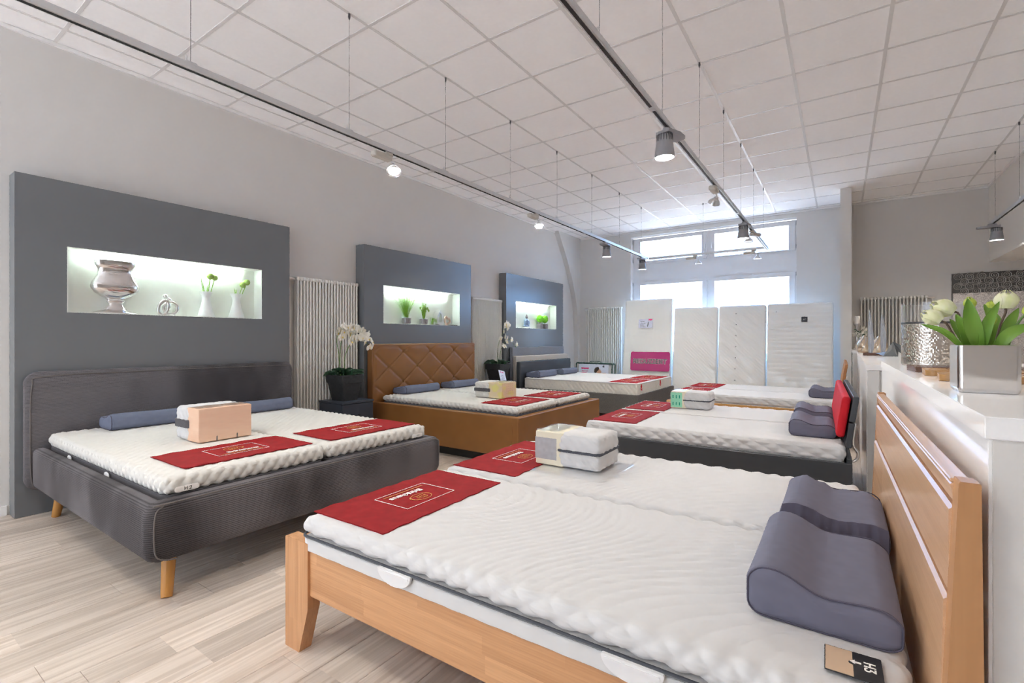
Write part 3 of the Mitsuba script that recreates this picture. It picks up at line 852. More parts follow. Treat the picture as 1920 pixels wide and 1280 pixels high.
def foam_sample(M, Lx, Ly, H, split, core, label, band='band_grey', bw=.045, extra=None, cover='cover_white'):
    """A display cut of a mattress: bare foam from x=0 to split, quilted cover from there to Lx."""
    t = Thing('foam_sample', label, 'mattress sample', 'display cuts of mattress', M)
    f = t.part('foam_core', moved(soft_box((split + .03, Ly, H - .006), (.006, .006, .006), (.03, .03, .02), nr=2), (split + .03) / 2, Ly / 2, H / 2), core, True)
    if extra:
        extra(t, f)
    c = t.part('quilted_cover', moved(quilted((Lx - split, Ly + .012, H), (.01, .01, .009)), (Lx + split) / 2, Ly / 2, H / 2), cover, True)
    t.part('band', moved(soft_box((Lx - split + .012, Ly + .032, bw), (.03, .03, .004), (.03, .03, .03), nr=3), (Lx + split) / 2, Ly / 2, H * .5), band, True, label='dark band round the cover')
    t.part('film_top', sheet(lambda u, v: np.column_stack([u, v, H + .002 + .002 * np.sin(u * 90 + v * 40) + .0015 * np.sin(v * 110)]), np.linspace(.004, split - .004, 14), np.linspace(.004, Ly - .004, 20), .0008), 'film_clear', True, label='crinkled clear film on the bare foam')
    return t


scene['film_clear'] = {'type': 'thindielectric', 'int_ior': 1.4}


def frame_axes(origin, xdir, ydir):
    """Matrix whose local x, y, z point along xdir, ydir and their cross product."""
    x, y = np.array(xdir, float), np.array(ydir, float)
    x /= np.linalg.norm(x); y /= np.linalg.norm(y)
    m = np.eye(4)
    m[:3, 0], m[:3, 1], m[:3, 2], m[:3, 3] = x, y, np.cross(x, y), origin
    return m


# --- bed with corduroy upholstery (nearest, left)
def cord(size, r):
    def d(p, n):
        return .0030 * (np.abs(np.sin(PI * p[:, 2] / .0098)) ** .8 - 1) * (1 - np.abs(n[:, 2]) ** 2)
    return soft_box(size, r, (.06, .06, .0024), d, nr=16)


b1 = Thing('upholstered_bed', 'large bed in dark grey ribbed corduroy on slanted oak legs', 'bed')
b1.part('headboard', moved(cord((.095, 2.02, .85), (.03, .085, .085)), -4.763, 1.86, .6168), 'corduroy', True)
b1.part('headboard_seam', tube(curve([(-4.717, .935, .2), (-4.717, .885, .26), (-4.717, .877, .6), (-4.717, .885, .94), (-4.717, .945, 1.005), (-4.717, 1.4, 1.014), (-4.717, 2.3, 1.014), (-4.717, 2.77, 1.005), (-4.717, 2.84, .94), (-4.717, 2.845, .5)], 60), .004, 6), 'brown_side')
for y in (.925, 2.80):
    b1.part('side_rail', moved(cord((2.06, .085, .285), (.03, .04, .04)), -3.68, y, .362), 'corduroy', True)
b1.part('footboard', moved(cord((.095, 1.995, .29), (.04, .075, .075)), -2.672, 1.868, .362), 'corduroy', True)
for x in (-2.625,):
    b1.part('footboard_seam', tube(curve([(x, 1.0, .222), (x, .94, .236), (x, .906, .28), (x, .906, .44), (x, .94, .487), (x, 1.05, .497), (x, 2.6, .497), (x, 2.80, .487), (x, 2.83, .44), (x, 2.83, .3)], 60), .0035, 6), 'brown_side')
b1.part('slat_base', bx(-4.70, -2.70, .95, 2.77, .33, .385), 'brown_side', False)
for x, y, dx, dy in ((-2.80, 1.03, .06, -.035), (-2.80, 2.70, .06, .035), (-4.62, 1.03, -.03, -.035), (-4.62, 2.70, -.03, .035)):
    b1.part('leg', tube([(x + dx, y + dy, 0), (x + dx * .9, y + dy * .9, .012), (x, y, .235)], [.024, .026, .034], 16), 'leg_oak', 40)

MB = mat4(-2.70, .945, .385, 0)


def head_left(x, y, z):       # local x runs from the foot end (-x side of the room is the head)
    return frame_axes((x, y, z), (-1, 0, 0), (0, -1, 0))


Z1 = .60
mattress(head_left(-2.695, 1.86, .40), 2.0, .895, Z1 - .40, 'band', 'white quilted mattress with grey border on the corduroy bed, nearer half', 'mattresses on the corduroy bed', .010, (), .108)
mattress(head_left(-2.695, 2.765, .40), 2.0, .895, Z1 - .40, 'band', 'white quilted mattress with grey border on the corduroy bed, half beside the nightstand', 'mattresses on the corduroy bed', .010, (), .108)
# handle flaps of the near mattress showing above the rail are cloth loops of the mattress itself
for x in (-4.16, -3.46):
    scene_key = numbered('handle', 'mattress__')
    d = dict(ply_of(moved(soft_box((.075, .012, .045), (.03, .005, .02), (.02, .02, .02), nr=4), x, .958, .492), True)); d['bsdf'] = {'type': 'ref', 'id': 'white_plastic'}
    scene[scene_key] = d
    labels[scene_key] = {'label': 'small white handle flap'}


def tag_text(owner, key_parent, text, size, M, m, name='lettering'):
    tm = meshkit.text_mesh(text, size, .0012, True)
    owner.part(name, flat(tm, M), m, False, parent=key_parent)


H2 = Thing('hardness_label', 'small white label reading H 2 on the corner of the nearer corduroy bed mattress', 'label')
H2.part('patch', moved(soft_box((.004, .11, .028), (.0015, .012, .012), (.02, .02, .02), nr=3), -2.6845, 1.065, .535, 0), 'print_white', True)
H2.part('lettering', flat(meshkit.text_mesh('H 2', .016, .001, True), frame_axes((-2.683, 1.05, .527), (0, 1, 0), (0, 0, 1))), 'print_black', False)
H3 = Thing('hardness_label', 'small white label on the far corner of the corduroy bed mattress', 'label')
H3.part('patch', moved(soft_box((.004, .11, .028), (.0015, .012, .012), (.02, .02, .02), nr=3), -2.6845, 2.65, .535, 0), 'print_white', True)
H3.part('lettering', flat(meshkit.text_mesh('H 3', .012, .001, True), frame_axes((-2.683, 2.645, .530), (0, 1, 0), (0, 0, 1))), 'print_black', False)
rt = Thing('ribbon_tag', 'red cloth loop tag hanging from the far mattress of the corduroy bed', 'tag')
rt.solo(sheet(lambda u, v: np.column_stack([-2.684 + .012 * v, 1.925 + .035 * u + .012 * v, .50 - .05 * v]), np.linspace(0, 1, 4), np.linspace(0, 1, 6), .003), 'red_fabric', True)

RG = 'red foot covers with gold emblem'
def run_left(x0, x1, y0, y1, z, label, lift=0.0):
    return runner(frame_axes(((x0 + x1) / 2, (y0 + y1) / 2, z), (0, 1, 0), (-1, 0, 0)), y1 - y0, abs(x1 - x0), label, RG, lift=lift)


def run_right(x0, x1, y0, y1, z, label, rz=0.0):
    a = math.radians(rz)
    return runner(frame_axes(((x0 + x1) / 2, (y0 + y1) / 2, z), (math.sin(a), -math.cos(a), 0), (math.cos(a), math.sin(a), 0)), y1 - y0, abs(x1 - x0), label, RG)


run_left(-2.81, -3.25, 1.10, 1.86 - .02, Z1, 'red foot cover with gold emblem in front of the pink foam cut')
run_left(-2.79, -3.23, 1.96, 2.725, Z1, 'red foot cover with gold emblem on the corduroy bed, half beside the nightstand')


def pillow_left(x, y0, W, z, label, group, L=.30, H=.115, rz=0, drop=.72):
    """A pillow of the beds along the left wall: high lobe towards the foot end (+x)."""
    M = frame_axes((x, y0 + W, z), (-1, 0, 0), (0, -1, 0)) @ mat4(rz=rz)
    return pillow(M, L, W, H, label, group, 'pillow_blue', drop=drop)


pillow_left(-4.40, 1.24, .62, Z1, 'long grey blue pillow on the corduroy bed, left of the pink foam cut', 'pillows on the corduroy bed', .27, .12)
pillow_left(-4.40, 1.98, .70, Z1, 'long grey blue pillow on the corduroy bed, right of the pink foam cut', 'pillows on the corduroy bed', .27, .11)


def pins(t, f):
    for y in (.095, .225):
        t.part('slot', bx(-.0015, .004, y, y + .006, 0.005, .035), 'band_grey', False, parent=f)


foam_sample(frame_axes((-3.405, 1.755, Z1 + .001), (-1, 0, 0), (0, -1, 0)), .33, .34, .225, .135, 'foam_pink', 'pink foam cut with quilted cover on the corduroy bed', extra=pins, bw=.055)

# --- brown leather bed
def tuft(p, n):
    Y, Z = p[:, 1], p[:, 2]
    a, b = Y / .5 + Z / .385, Y / .5 - Z / .385
    def dist(q):
        return np.abs(q - np.round(q))
    g = np.exp(-(dist(a) / .035) ** 2) + np.exp(-(dist(b) / .035) ** 2)
    knob = np.exp(-((dist(a) ** 2 + dist(b) ** 2) / .004))
    soft = pil(a, b, .5)
    return (n[:, 0] > .7) * (-.010 * np.clip(g, 0, 1) - .008 * knob + .010 * soft)


b2 = Thing('upholstered_bed', 'cognac brown leather bed with diamond tufted headboard', 'bed')
c0 = np.array([-4.755, 4.89, .64])
hb = soft_box((.11, 2.0, 1.16), (.02, .02, .02), (.05, .0125, .0125), None, None, nr=3)
q = hb.vertices + [0, 0, 0]
nrm = np.zeros_like(q); nrm[:, 0] = (q[:, 0] > .054)
edge = np.clip((1.0 - .03 - np.abs(q[:, 1])) / .03, 0, 1) * np.clip((.58 - .03 - np.abs(q[:, 2])) / .03, 0, 1)
hb.vertices[:, 0] += edge * tuft(np.column_stack([q[:, 0], q[:, 1] + c0[1] - 4.153, q[:, 2] + c0[2] - .92]), nrm)
b2.part('headboard', moved(hb, *c0), 'leather', True)
for Y, Z in [(4.153, .92), (4.653, .92), (5.153, .92), (5.653, .92), (4.403, 1.1125), (4.903, 1.1125), (5.403, 1.1125), (4.403, .7275), (4.903, .7275), (5.403, .7275)]:
    b2.part('button', moved(lathe([(0, .006), (.008, .004), (.011, -.002), (0, -.004)], 12), -4.708, Y, Z, 0, 0, 90), 'leather', True)
b2.part('side_rail', moved(soft_box((2.09, .075, .40), (.012, .012, .012), (.1, .1, .1), nr=3), -3.655, 3.935, .31), 'leather', True)
b2.part('side_rail', moved(soft_box((2.09, .075, .40), (.012, .012, .012), (.1, .1, .1), nr=3), -3.655, 5.75, .31), 'leather', True)
b2.part('footboard', moved(soft_box((.075, 1.91, .40), (.012, .012, .012), (.1, .1, .1), nr=3), -2.605, 4.8425, .31), 'leather', True)
b2.part('plinth', bx(-4.7, -2.72, 4.02, 5.67, 0, .115), 'black', False)
b2.part('slat_base', bx(-4.69, -2.65, 3.98, 5.70, .36, .41), 'brown_side', False)
Z2 = .588
mattress(head_left(-2.650, 4.835, .41), 2.0, .845, Z2 - .41, 'band', 'quilted mattress with dark border on the leather bed, nearer half', 'mattresses on the leather bed', .012, (.47, 1.52), .108)
mattress(head_left(-2.650, 5.695, .41), 2.0, .845, Z2 - .41, 'band', 'quilted mattress with dark border on the leather bed, farther half', 'mattresses on the leather bed', .013, (), .108)
run_left(-2.74, -3.20, 4.11, 4.80, Z2, 'red foot cover with gold emblem in front of the yellowish foam cut')
run_left(-2.72, -3.18, 4.93, 5.58, Z2, 'red foot cover with gold emblem on the farther half of the leather bed')
pillow_left(-4.44, 4.20, .62, Z2, 'blue grey pillow on the leather bed, nearer one', 'pillows on the leather bed', .26, .105)
pillow_left(-4.44, 5.09, .58, Z2, 'blue grey pillow on the leather bed, behind the nearer one', 'pillows on the leather bed', .26, .105)


def prints(t, f):
    for i in range(4):
        for j in range(5):
            t.part('printed_mark', bx(-.0012, .003, .07 + .04 * i, .07 + .04 * i + .016, .05 + .026 * j, .05 + .026 * j + .014), 'foam_pink', False, parent=f)


foam_sample(frame_axes((-3.20, 4.80, Z2 + .001), (-1, 0, 0), (0, -1, 0)), .40, .30, .185, .17, 'foam_yellow', 'yellowish foam cut with quilted cover on the leather bed', extra=prints, bw=.042, cover='cover_cream')

# --- grey bed at the far end of the left wall
b3 = Thing('upholstered_bed', 'grey fabric bed with dark headboard in front of the farthest grey panel', 'bed')
b3.part('headboard', moved(soft_box((.075, 1.88, .75), (.018, .018, .018), (.2, .2, .2), nr=3), -4.54, 7.81, .52), 'dark_leather', True)
b3.part('side_rail', moved(soft_box((2.02, .06, .31), (.01, .01, .01), (.2, .2, .2), nr=3), -3.49, 6.93, .295), 'grey_fabric', True)
b3.part('side_rail', moved(soft_box((2.02, .06, .31), (.01, .01, .01), (.2, .2, .2), nr=3), -3.49, 8.71, .295), 'grey_fabric', True)
b3.part('footboard', moved(soft_box((.06, 1.845, .31), (.01, .01, .01), (.2, .2, .2), nr=3), -2.475, 7.82, .295), 'grey_fabric', True)
b3.part('slat_base', bx(-4.48, -2.51, 6.97, 8.67, .36, .42), 'brown_side', False)
for x in (-4.4, -2.6):
    for y in (7.05, 8.6):
        b3.part('leg', bx(x - .03, x + .03, y - .03, y + .03, 0, .15, .004), 'black', False)
Z3 = .62
mattress(head_left(-2.475, 7.81, .425), 1.98, .87, Z3 - .425, 'box', 'cream sided mattress with red tab on the far grey bed, nearer half', 'mattresses on the far grey bed', .025, (), .0)
mattress(head_left(-2.475, 8.69, .425), 1.98, .87, Z3 - .425, 'box', 'cream sided mattress with red tab on the far grey bed, farther half', 'mattresses on the far grey bed', .025, (), .0)
for y, w in ((7.10, 'nearer'), (8.02, 'farther')):
    t = Thing('cloth_tab', f'small red pointed tab on the {w} mattress of the far grey bed', 'tag')
    t.part('tab', flat(ext([(-.028, 0), (.028, 0), (.022, -.05), (0, -.0), (0, .0)] if False else [(-.03, -.04), (.03, -.05), (.03, -.01), (.012, .045), (-.022, .04)], .004), frame_axes((-2.468, y, .555), (0, 1, 0), (0, 0, 1))), 'red_fabric', False)
    t.part('print', flat(ext(sg.Point(0, -.02).buffer(.009), .001), frame_axes((-2.4635, y, .555), (0, 1, 0), (0, 0, 1))), 'print_white', False)
run_left(-2.50, -2.95, 6.99, 7.74, Z3 - .002, 'red foot cover with gold emblem on the far grey bed, nearer half')
run_left(-2.50, -2.95, 7.85, 8.60, Z3 - .002, 'red foot cover with gold emblem on the far grey bed, farther half')
pillow_left(-4.20, 7.02, .62, Z3, 'grey blue pillow against the dark headboard of the far grey bed, nearer one', 'pillows on the far grey bed', .29, .12)
pillow_left(-4.20, 7.86, .60, Z3, 'grey blue pillow on the far grey bed beside the packed pillow', 'pillows on the far grey bed', .29, .115)
for k, (x, y0, y1, top, m, lab) in enumerate(((-4.765, 6.985, 8.88, 1.135, 'blue_fabric', 'blue grey headboard leaning on the farthest grey panel'), (-4.655, 6.93, 8.85, .985, 'cream_fabric', 'cream headboard leaning between the blue grey one and the far bed'))):
    t = Thing('headboard', lab, 'headboard', None)
    t.part('panel', moved(soft_box((.07, y1 - y0, top - .02), (.014, .014, .014), (.2, .2, .2), nr=3), x, (y0 + y1) / 2, top / 2 + .01), m, True)
    for y in (y0 + .2, y1 - .2):
        t.part('leg', bx(x - .02, x + .02, y - .03, y + .03, 0, .03), 'black', False)

# --- beech bed in the foreground
A4 = .9
O4 = mat4(-1.91, 1.125, 0, A4)
b4 = Thing('wooden_bed', 'beech wood bed with tapered feet and slanted board headboard in the foreground', 'bed', None, O4)
W4 = 1.86


def taper_foot(x0, x1, y0, y1, top, cut, flip=1, near=True):
    """Square post whose inner side runs slanting to a narrower foot."""
    z = cut
    xa, xb = (x1, x0) if flip < 0 else (x0, x1)
    e = xa + (xb - xa) * .62
    p = sg.Polygon([(xa, 0), (e, 0), (xb, z), (xb, top), (xa, top)])
    m = ext(p.buffer(-.003).buffer(.003, quad_segs=2), y1 - y0)
    m.apply_transform(np.array([[1, 0, 0, 0], [0, 0, -1, y1], [0, 1, 0, 0], [0, 0, 0, 1.0]]))
    return m


for y0, y1 in ((0.0, .055), (W4 - .055, W4)):
    b4.part('foot_post', taper_foot(0, .155, y0, y1, .456, .19), 'beech_z', False)
    m = b4.part('side_rail', bx(.150, 2.10, (y0 + .010) if y0 == 0 else y0, (y1 if y0 == 0 else y1 - .010), .238, .450, .006), 'beech_x', False)
b4.part('foot_rail', bx(.004, .034, .05, W4 - .05, .232, .437, .005), 'beech_y', False)
b4.part('slat_base', bx(.04, 2.04, .06, W4 - .06, .36, .415), 'oak_y', False)
# headboard: two wedge posts and three slanted boards
for y0, y1 in ((.03, .075), (W4 - .075, W4 - .03)):
    p = sg.Polygon([(2.045, 0), (2.128, 0), (2.118, 1.016), (2.088, 1.016)])
    m = ext(p.buffer(-.003).buffer(.003, quad_segs=2), y1 - y0)
    m.apply_transform(np.array([[1, 0, 0, 0], [0, 0, -1, y1], [0, 1, 0, 0], [0, 0, 0, 1.0]]))
    b4.part('headboard_post', m, 'beech_post', False)
sl = (2.088 - 2.045) / 1.016
for z0, z1 in ((.44, .785), (.795, .958), (.968, 1.006)):
    xf0, xf1 = 2.045 + sl * z0 + .006, 2.045 + sl * z1 + .016
    p = sg.Polygon([(xf0 - .004, z0), (xf0 + .026, z0), (xf1 + .012, z1), (xf1 - .014, z1), (xf1 - .021, z1 - .006)])
    m = ext(p, W4 - .15 + .004)
    m.apply_transform(np.array([[1, 0, 0, 0], [0, 0, -1, W4 - .073], [0, 1, 0, 0], [0, 0, 0, 1.0]]))
    b4.part('board', m, 'beech_y', False)
b4.part('cap', bx(2.082, 2.112, .073, W4 - .073, 1.004, 1.012, .002), 'beech_y', False)
Z4 = .56
m4a = mattress(O4 @ mat4(.105, .0, .417), 1.935, .885, Z4 - .417, 'wave', 'white wave quilted mattress with dark zip on the beech bed, nearer half', 'mattresses on the beech bed', .0065, (.555, 1.385), .068)
m4b = mattress(O4 @ mat4(.085, .895, .417), 1.935, .885, Z4 - .417, 'wave', 'white wave quilted mattress on the beech bed, farther half under the grey foam cut', 'mattresses on the beech bed', .008, (), .068)
# hardness tag sewn on the near head corner
tg = Thing('mattress_tag', 'black and tan cloth tag reading H3 with an arrow, beside the big front pillow', 'label', None, frame_axes((.022, 1.288, Z4 + .0075), (.02, -1, 0), (1, .02, 0)))
tg.part('cloth', ext(rrect(.10, .104, .003), .0015), 'print_black', False)
tg.part('tan_half', ext(sg.box(-.048, -.050, .048, .0).difference(sg.Point(-.004, -.0).buffer(.008)), .0006, .0015), 'tan_print', False)
tg.part('lettering', moved(meshkit.text_mesh('H3', .020, .0006, True), -.022, .020, .0016), 'print_white', False)
tg.part('printed_arrow', ext(sg.Polygon([(-.008, -.006), (.0, .004), (-.005, .004), (-.005, .015), (-.011, .015), (-.011, .004), (-.016, .004)]), .0006, .0022), 'print_white', False)
run_right(-1.80, -1.385, 1.185, 1.94, Z4, 'red foot cover with gold emblem at the front corner of the beech bed', A4)
run_right(-1.815, -1.40, 2.075, 2.84, Z4, 'red foot cover with gold emblem on the beech bed behind the corner one', A4)


def pillow_right(x, y0, W, z, label, group, L=.31, H=.12, kind='contour', rz=0, m='pillow_grey', drop=.72):
    return pillow(mat4(x, y0, z, rz), L, W, H, label, group, m, kind, drop)


pillow_right(-.205, 1.385, .50, Z4, 'big slate grey contour pillow on the beech bed, front one', 'pillows on the beech bed', .325, .135, drop=.66)
pillow_right(-.185, 1.985, .46, Z4, 'creased grey pillow with loose hem behind the front pillow on the beech bed', 'pillows on the beech bed', .32, .13, 'loose', drop=.7)


def grey_core(t, f):
    t.part('grey_layer', bx(-.0012, .135, -.0012, .05, .035, .155), 'foam_grey', False, parent=f, label='grey foam layer')
    t.part('grey_layer', bx(-.0014, .01, .05, .265, .035, .155), 'foam_grey', False, parent=f)


foam_sample(mat4(-1.44, 2.36, Z4 + .004, A4), .395, .275, .192, .145, 'foam_cream', 'grey and cream foam cut with white quilted cover on the beech bed', 'zip_dark', .016, grey_core)
t = Thing('clear_mat', 'clear plastic sheet under the grey and cream foam cut', 'plastic sheet')
t.solo(moved(soft_box((.50, .44, .0022), (.02, .02, .001), (.1, .1, .1), nr=2), -1.21, 2.44, Z4 + .0022, A4), 'film_clear', True)

# --- anthracite bed behind it
A5 = 1.6
O5 = mat4(-1.90, 3.90, 0, A5)
b5 = Thing('platform_bed', 'dark anthracite bed with tilted grey headboard and a red back cushion', 'bed', None, O5)
for y0, y1 in ((-.03, .005), (1.74, 1.775)):
    b5.part('side_rail', bx(0, 1.965, y0, y1, .265, .445, .004), 'anthracite', False)
b5.part('foot_rail', bx(0, .03, 0, 1.745, .265, .445, .004), 'anthracite', False)
b5.part('head_rail', bx(1.935, 1.965, 0, 1.745, .265, .47, .004), 'anthracite', False)
b5.part('slat_base', bx(.03, 1.935, .01, 1.735, .36, .41), 'black', False)
for x in (.2, 1.75):
    for y in (.2, 1.55):
        b5.part('leg', bx(x - .035, x + .035, y - .035, y + .035, 0, .27, .004), 'anthracite', False)


def tilted(x, z, w, h, th, a, y0, y1, r=.006):
    m = soft_box((th, y1 - y0, h), (r, r, r), (.3, .3, .3), nr=3)
    return moved(moved(m, 0, 0, h / 2, 0, 0, a), x, (y0 + y1) / 2, z)


b5.part('lower_headboard', tilted(1.955, .535, 0, .17, .035, 7, 0.05, 1.72), 'anthracite', True)
b5.part('upper_headboard', tilted(1.978, .712, 0, .175, .035, 8, 0.05, 1.72), 'anthracite', True)
b5.part('back_cushion', tilted(1.918, .60, 0, .285, .052, 8, .06, 1.70, .022), 'red_fabric', True, label='red back cushion')
for y in (.10, .95, 1.66):
    b5.part('bracket', tube(curve([(1.95, y, .43), (1.99, y, .45), (2.0, y, .50), (1.972, y, .56), (1.985, y, .70)], 16), .009, 8), 'chrome', True)
Z5 = .552
m5a = mattress(O5 @ mat4(.03, .005, .408), 1.90, .865, Z5 - .408, 'diamond', 'white diamond quilted mattress on the anthracite bed, nearer half', 'mattresses on the anthracite bed', .009, (), .03)
m5b = mattress(O5 @ mat4(.02, .875, .408), 1.90, .865, Z5 - .408, 'diamond', 'white diamond quilted mattress on the anthracite bed, farther half', 'mattresses on the anthracite bed', .018, (), .03)
run_right(-1.86, -1.455, 4.00, 4.755, Z5, 'bright red foot cover with gold emblem on the anthracite bed, nearer half', A5)
run_right(-1.875, -1.47, 4.86, 5.56, Z5, 'bright red foot cover with gold emblem beside the green foam cut', A5)
pillow_right(-.325, 4.19, .50, Z5, 'grey contour pillow on the anthracite bed, front one', 'pillows on the anthracite bed', .30, .13, rz=A5)
pillow_right(-.345, 4.96, .50, Z5, 'grey contour pillow on the anthracite bed by the red cushion, farther one', 'pillows on the anthracite bed', .30, .125, rz=A5)


def green_slots(t, f):
    t.part('green_layer', bx(-.0012, .115, -.0012, .02, .012, .165), 'foam_green', False, parent=f, label='mint green foam face with slots')
    for i in range(3):
        for j in range(2):
            t.part('slot', bx(.018 + .033 * i, .028 + .033 * i, -.003, .01, .032 + .072 * j, .064 + .072 * j), 'foam_teal', False, parent=f)


foam_sample(mat4(-1.475, 5.155, Z5 + .001, A5), .385, .27, .178, .125, 'foam_cream', 'mint green slotted foam cut with white cover on the anthracite bed', 'zip_dark', .014, green_slots)

# --- oak bed farthest on the right
b6 = Thing('wooden_bed', 'small oak bed under the wrapped mattresses at the far right', 'bed', None, mat4(-1.99, 6.74, 0, 0))
for y0, y1 in ((0, .03), (1.72, 1.75)):
    b6.part('side_rail', bx(0, 2.02, y0, y1, .25, .435, .004), 'oak_x', False)
b6.part('foot_rail', bx(0, .03, .03, 1.72, .25, .435, .004), 'oak_y', False)
b6.part('slat_base', bx(.03, 1.98, .03, 1.72, .36, .41), 'oak_y', False)
for x in (.15, 1.85):
    for y in (.1, 1.65):
        b6.part('leg', bx(x - .04, x + .04, y - .04, y + .04, 0, .26, .004), 'oak_x', False)
b6.part('lower_headboard', tilted(2.0, .60, 0, .19, .03, 9, .05, 1.70), 'oak_y', True)
b6.part('upper_headboard', tilted(2.032, .795, 0, .19, .03, 9, .05, 1.70), 'oak_y', True)
for y in (.10, 1.66):
    b6.part('bracket', tube(curve([(1.98, y, .42), (2.03, y, .46), (2.04, y, .54), (2.0, y, .62), (2.05, y, .85)], 16), .009, 8), 'chrome', True)
Z6 = .55
mattress(mat4(-1.95, 6.765, .408), 1.93, .845, Z6 - .408, 'diamond', 'white quilted mattress on the far oak bed, nearer half', 'mattresses on the far oak bed', .022, (), .03)
mattress(mat4(-1.96, 7.62, .408), 1.93, .845, Z6 - .408, 'diamond', 'white quilted mattress on the far oak bed, half by the wrapped mattresses', 'mattresses on the far oak bed', .022, (), .03)
run_right(-1.92, -1.52, 6.86, 7.55, Z6, 'dark red foot cover on the far oak bed, nearer half')
run_right(-1.93, -1.52, 7.68, 8.40, Z6, 'dark red foot cover on the far oak bed, farther half')
pillow_right(-.33, 7.05, .62, Z6, 'lone grey blue pillow on the far oak bed', None, .31, .12)
# ------------------------------------------------------------------ sideboards at the right
def sideboard(M, w, L, h, label, doors):
    """Local: x depth from its glossy long side (0..w), y along it (0..L), z up."""
    t = Thing('sideboard', label, 'sideboard', 'white glossy sideboards', M)
    t.part('top', bx(-.006, w + .006, -.006, L + .006, h - .042, h, .002), 'gloss_white', False)
    t.part('carcass', bx(.006, w - .02, .012, L, .06, h - .042), 'satin_white', False)
    t.part('glossy_side', bx(0, .006, 0, L, .02, h - .042, .001), 'gloss_white', False)
    for x in (.0, w - .075):
        t.part('end_stile', bx(x + .006, x + .075, .0, .012, .02, h - .042, .001), 'satin_white', False)
    t.part('end_panel', bx(.083, w - .083, .003, .012, .06, h - .042, .001), 'satin_white', False)
    t.part('plinth', bx(.03, w - .05, .03, L - .03, 0, .06), 'satin_white', False)
    n = doors
    for k in range(n):
        d = t.part('door', bx(w - .02, w, .01 + L / n * k, L / n * (k + 1) - .01, .07, h - .05, .002), 'gloss_white', False)
        t.part('knob', moved(lathe([(0, 0), (.006, 0), (.006, .014), (.012, .018), (.012, .024), (0, .026)], 12), w, L / n * (k + .85), h * .6, 0, 0, 90), 'chrome', 30, parent=d)


SZ = 1.133
sideboard(mat4(.224, 1.235, 0), .80, 2.76, SZ, 'long white glossy sideboard behind the beech bed, carrying the tulips', 4)
SZ2 = 1.097
sideboard(mat4(.150, 4.25, 0, -.65), .62, 4.3, SZ2, 'white glossy sideboard carrying the teardrop ornaments and the dark faceted figure', 5)
sideboard(mat4(.145, 8.78, 0), .55, .95, 1.112, 'white sideboard end beside the wall stub, carrying the candle', 1)

# silver square planter with tulips
PX0, PX1, PY0, PY1 = .258, .380, 1.745, 1.872
pl_ = Thing('planter', 'square mirror silver ceramic planter full of tulips on the nearest sideboard', 'planter')
cxp, cyp = (PX0 + PX1) / 2, (PY0 + PY1) / 2
hw, hd, hp = (PX1 - PX0) / 2, (PY1 - PY0) / 2, .126


def sq_ring(z, s, r=.012):
    c = np.array(rrect(2 * hw * s, 2 * hd * s, r, cxp, cyp, 5).exterior.coords)[:-1]
    return np.column_stack([c, np.full(len(c), z)])


def loft(rings, cap0=True, cap1=True):
    n = len(rings[0]); v = np.vstack(rings); f = []
    for i in range(len(rings) - 1):
        for j in range(n):
            a, b = i * n + j, i * n + (j + 1) % n
            f += [(a, b, b + n), (a, b + n, a + n)]
    v = np.vstack([v, rings[0].mean(0), rings[-1].mean(0)])
    for j in range(n):
        if cap0: f.append((len(v) - 2, (j + 1) % n, j))
        if cap1: f.append((len(v) - 1, (len(rings) - 1) * n + j, (len(rings) - 1) * n + (j + 1) % n))
    return trimesh.Trimesh(v, f, process=False)


zb = SZ + .001
pl_.part('pot', loft([sq_ring(zb, .93), sq_ring(zb + .004, .97), sq_ring(zb + .012, 1.0), sq_ring(zb + hp - .006, 1.0), sq_ring(zb + hp - .001, .985), sq_ring(zb + hp, .96), sq_ring(zb + hp - .003, .93), sq_ring(zb + .03, .90)]), 'chrome', 35)
pl_.part('soil', loft([sq_ring(zb + hp - .022, .90), sq_ring(zb + hp - .018, .90)]), 'soil', False)


def petal_cup(R, H, closed=.35):
    """Six overlapping petals of a tulip head."""
    out = []
    for k in range(6):
        a0 = k * 60 + (k % 2) * 8
        rr = R * (1.0 if k % 2 else .92)
        def f(u, v, rr=rr, a0=a0):
            th = np.radians(a0) + (u - .5) * 1.85 * np.sin(np.clip(v * 1.05 + .12, 0, 1) * PI) ** .45
            prof = rr * np.sin(np.clip(.12 + v * .80, 0, 1) * PI) ** .62 * (1 - (1 - closed) * .55 * v ** 3)
            z = H * (v ** .92) * (1 - .05 * np.abs(u - .5) * v)
            return np.column_stack([prof * np.cos(th), prof * np.sin(th), z])
        out.append(sheet(f, np.linspace(0, 1, 7), np.linspace(0.0, 1, 9), .0012))
    return out


def blade(pts, w, fold=.25, n=16, tip=1.4):
    """A long pointed leaf along the curve pts, w wide, folded along its middle."""
    c = curve(pts, n)
    t = np.gradient(c, axis=0); t /= np.linalg.norm(t, axis=1, keepdims=True)
    s = np.linspace(0, 1, n)
    wd = w * np.clip(np.sin(np.clip(s * .86 + .14, 0, 1) * PI) ** .7, .03, 1)
    side0 = np.cross(t[0], [.3, -.95, .0]); 
    sd = np.cross(t, np.array([.25, -1, .15])); sd /= np.maximum(np.linalg.norm(sd, axis=1, keepdims=True), 1e-9)
    nn = np.cross(sd, t)
    rows = []
    for q in (-1, -.5, 0, .5, 1):
        rows.append(c + sd * (q * wd / 2)[:, None] + nn * (abs(q) * fold * wd / 2)[:, None])
    g = np.stack(rows, 1)
    U, V = np.arange(n), np.arange(5)
    return sheet(lambda u, v: g[u.astype(int), v.astype(int)], U, V, .0012)


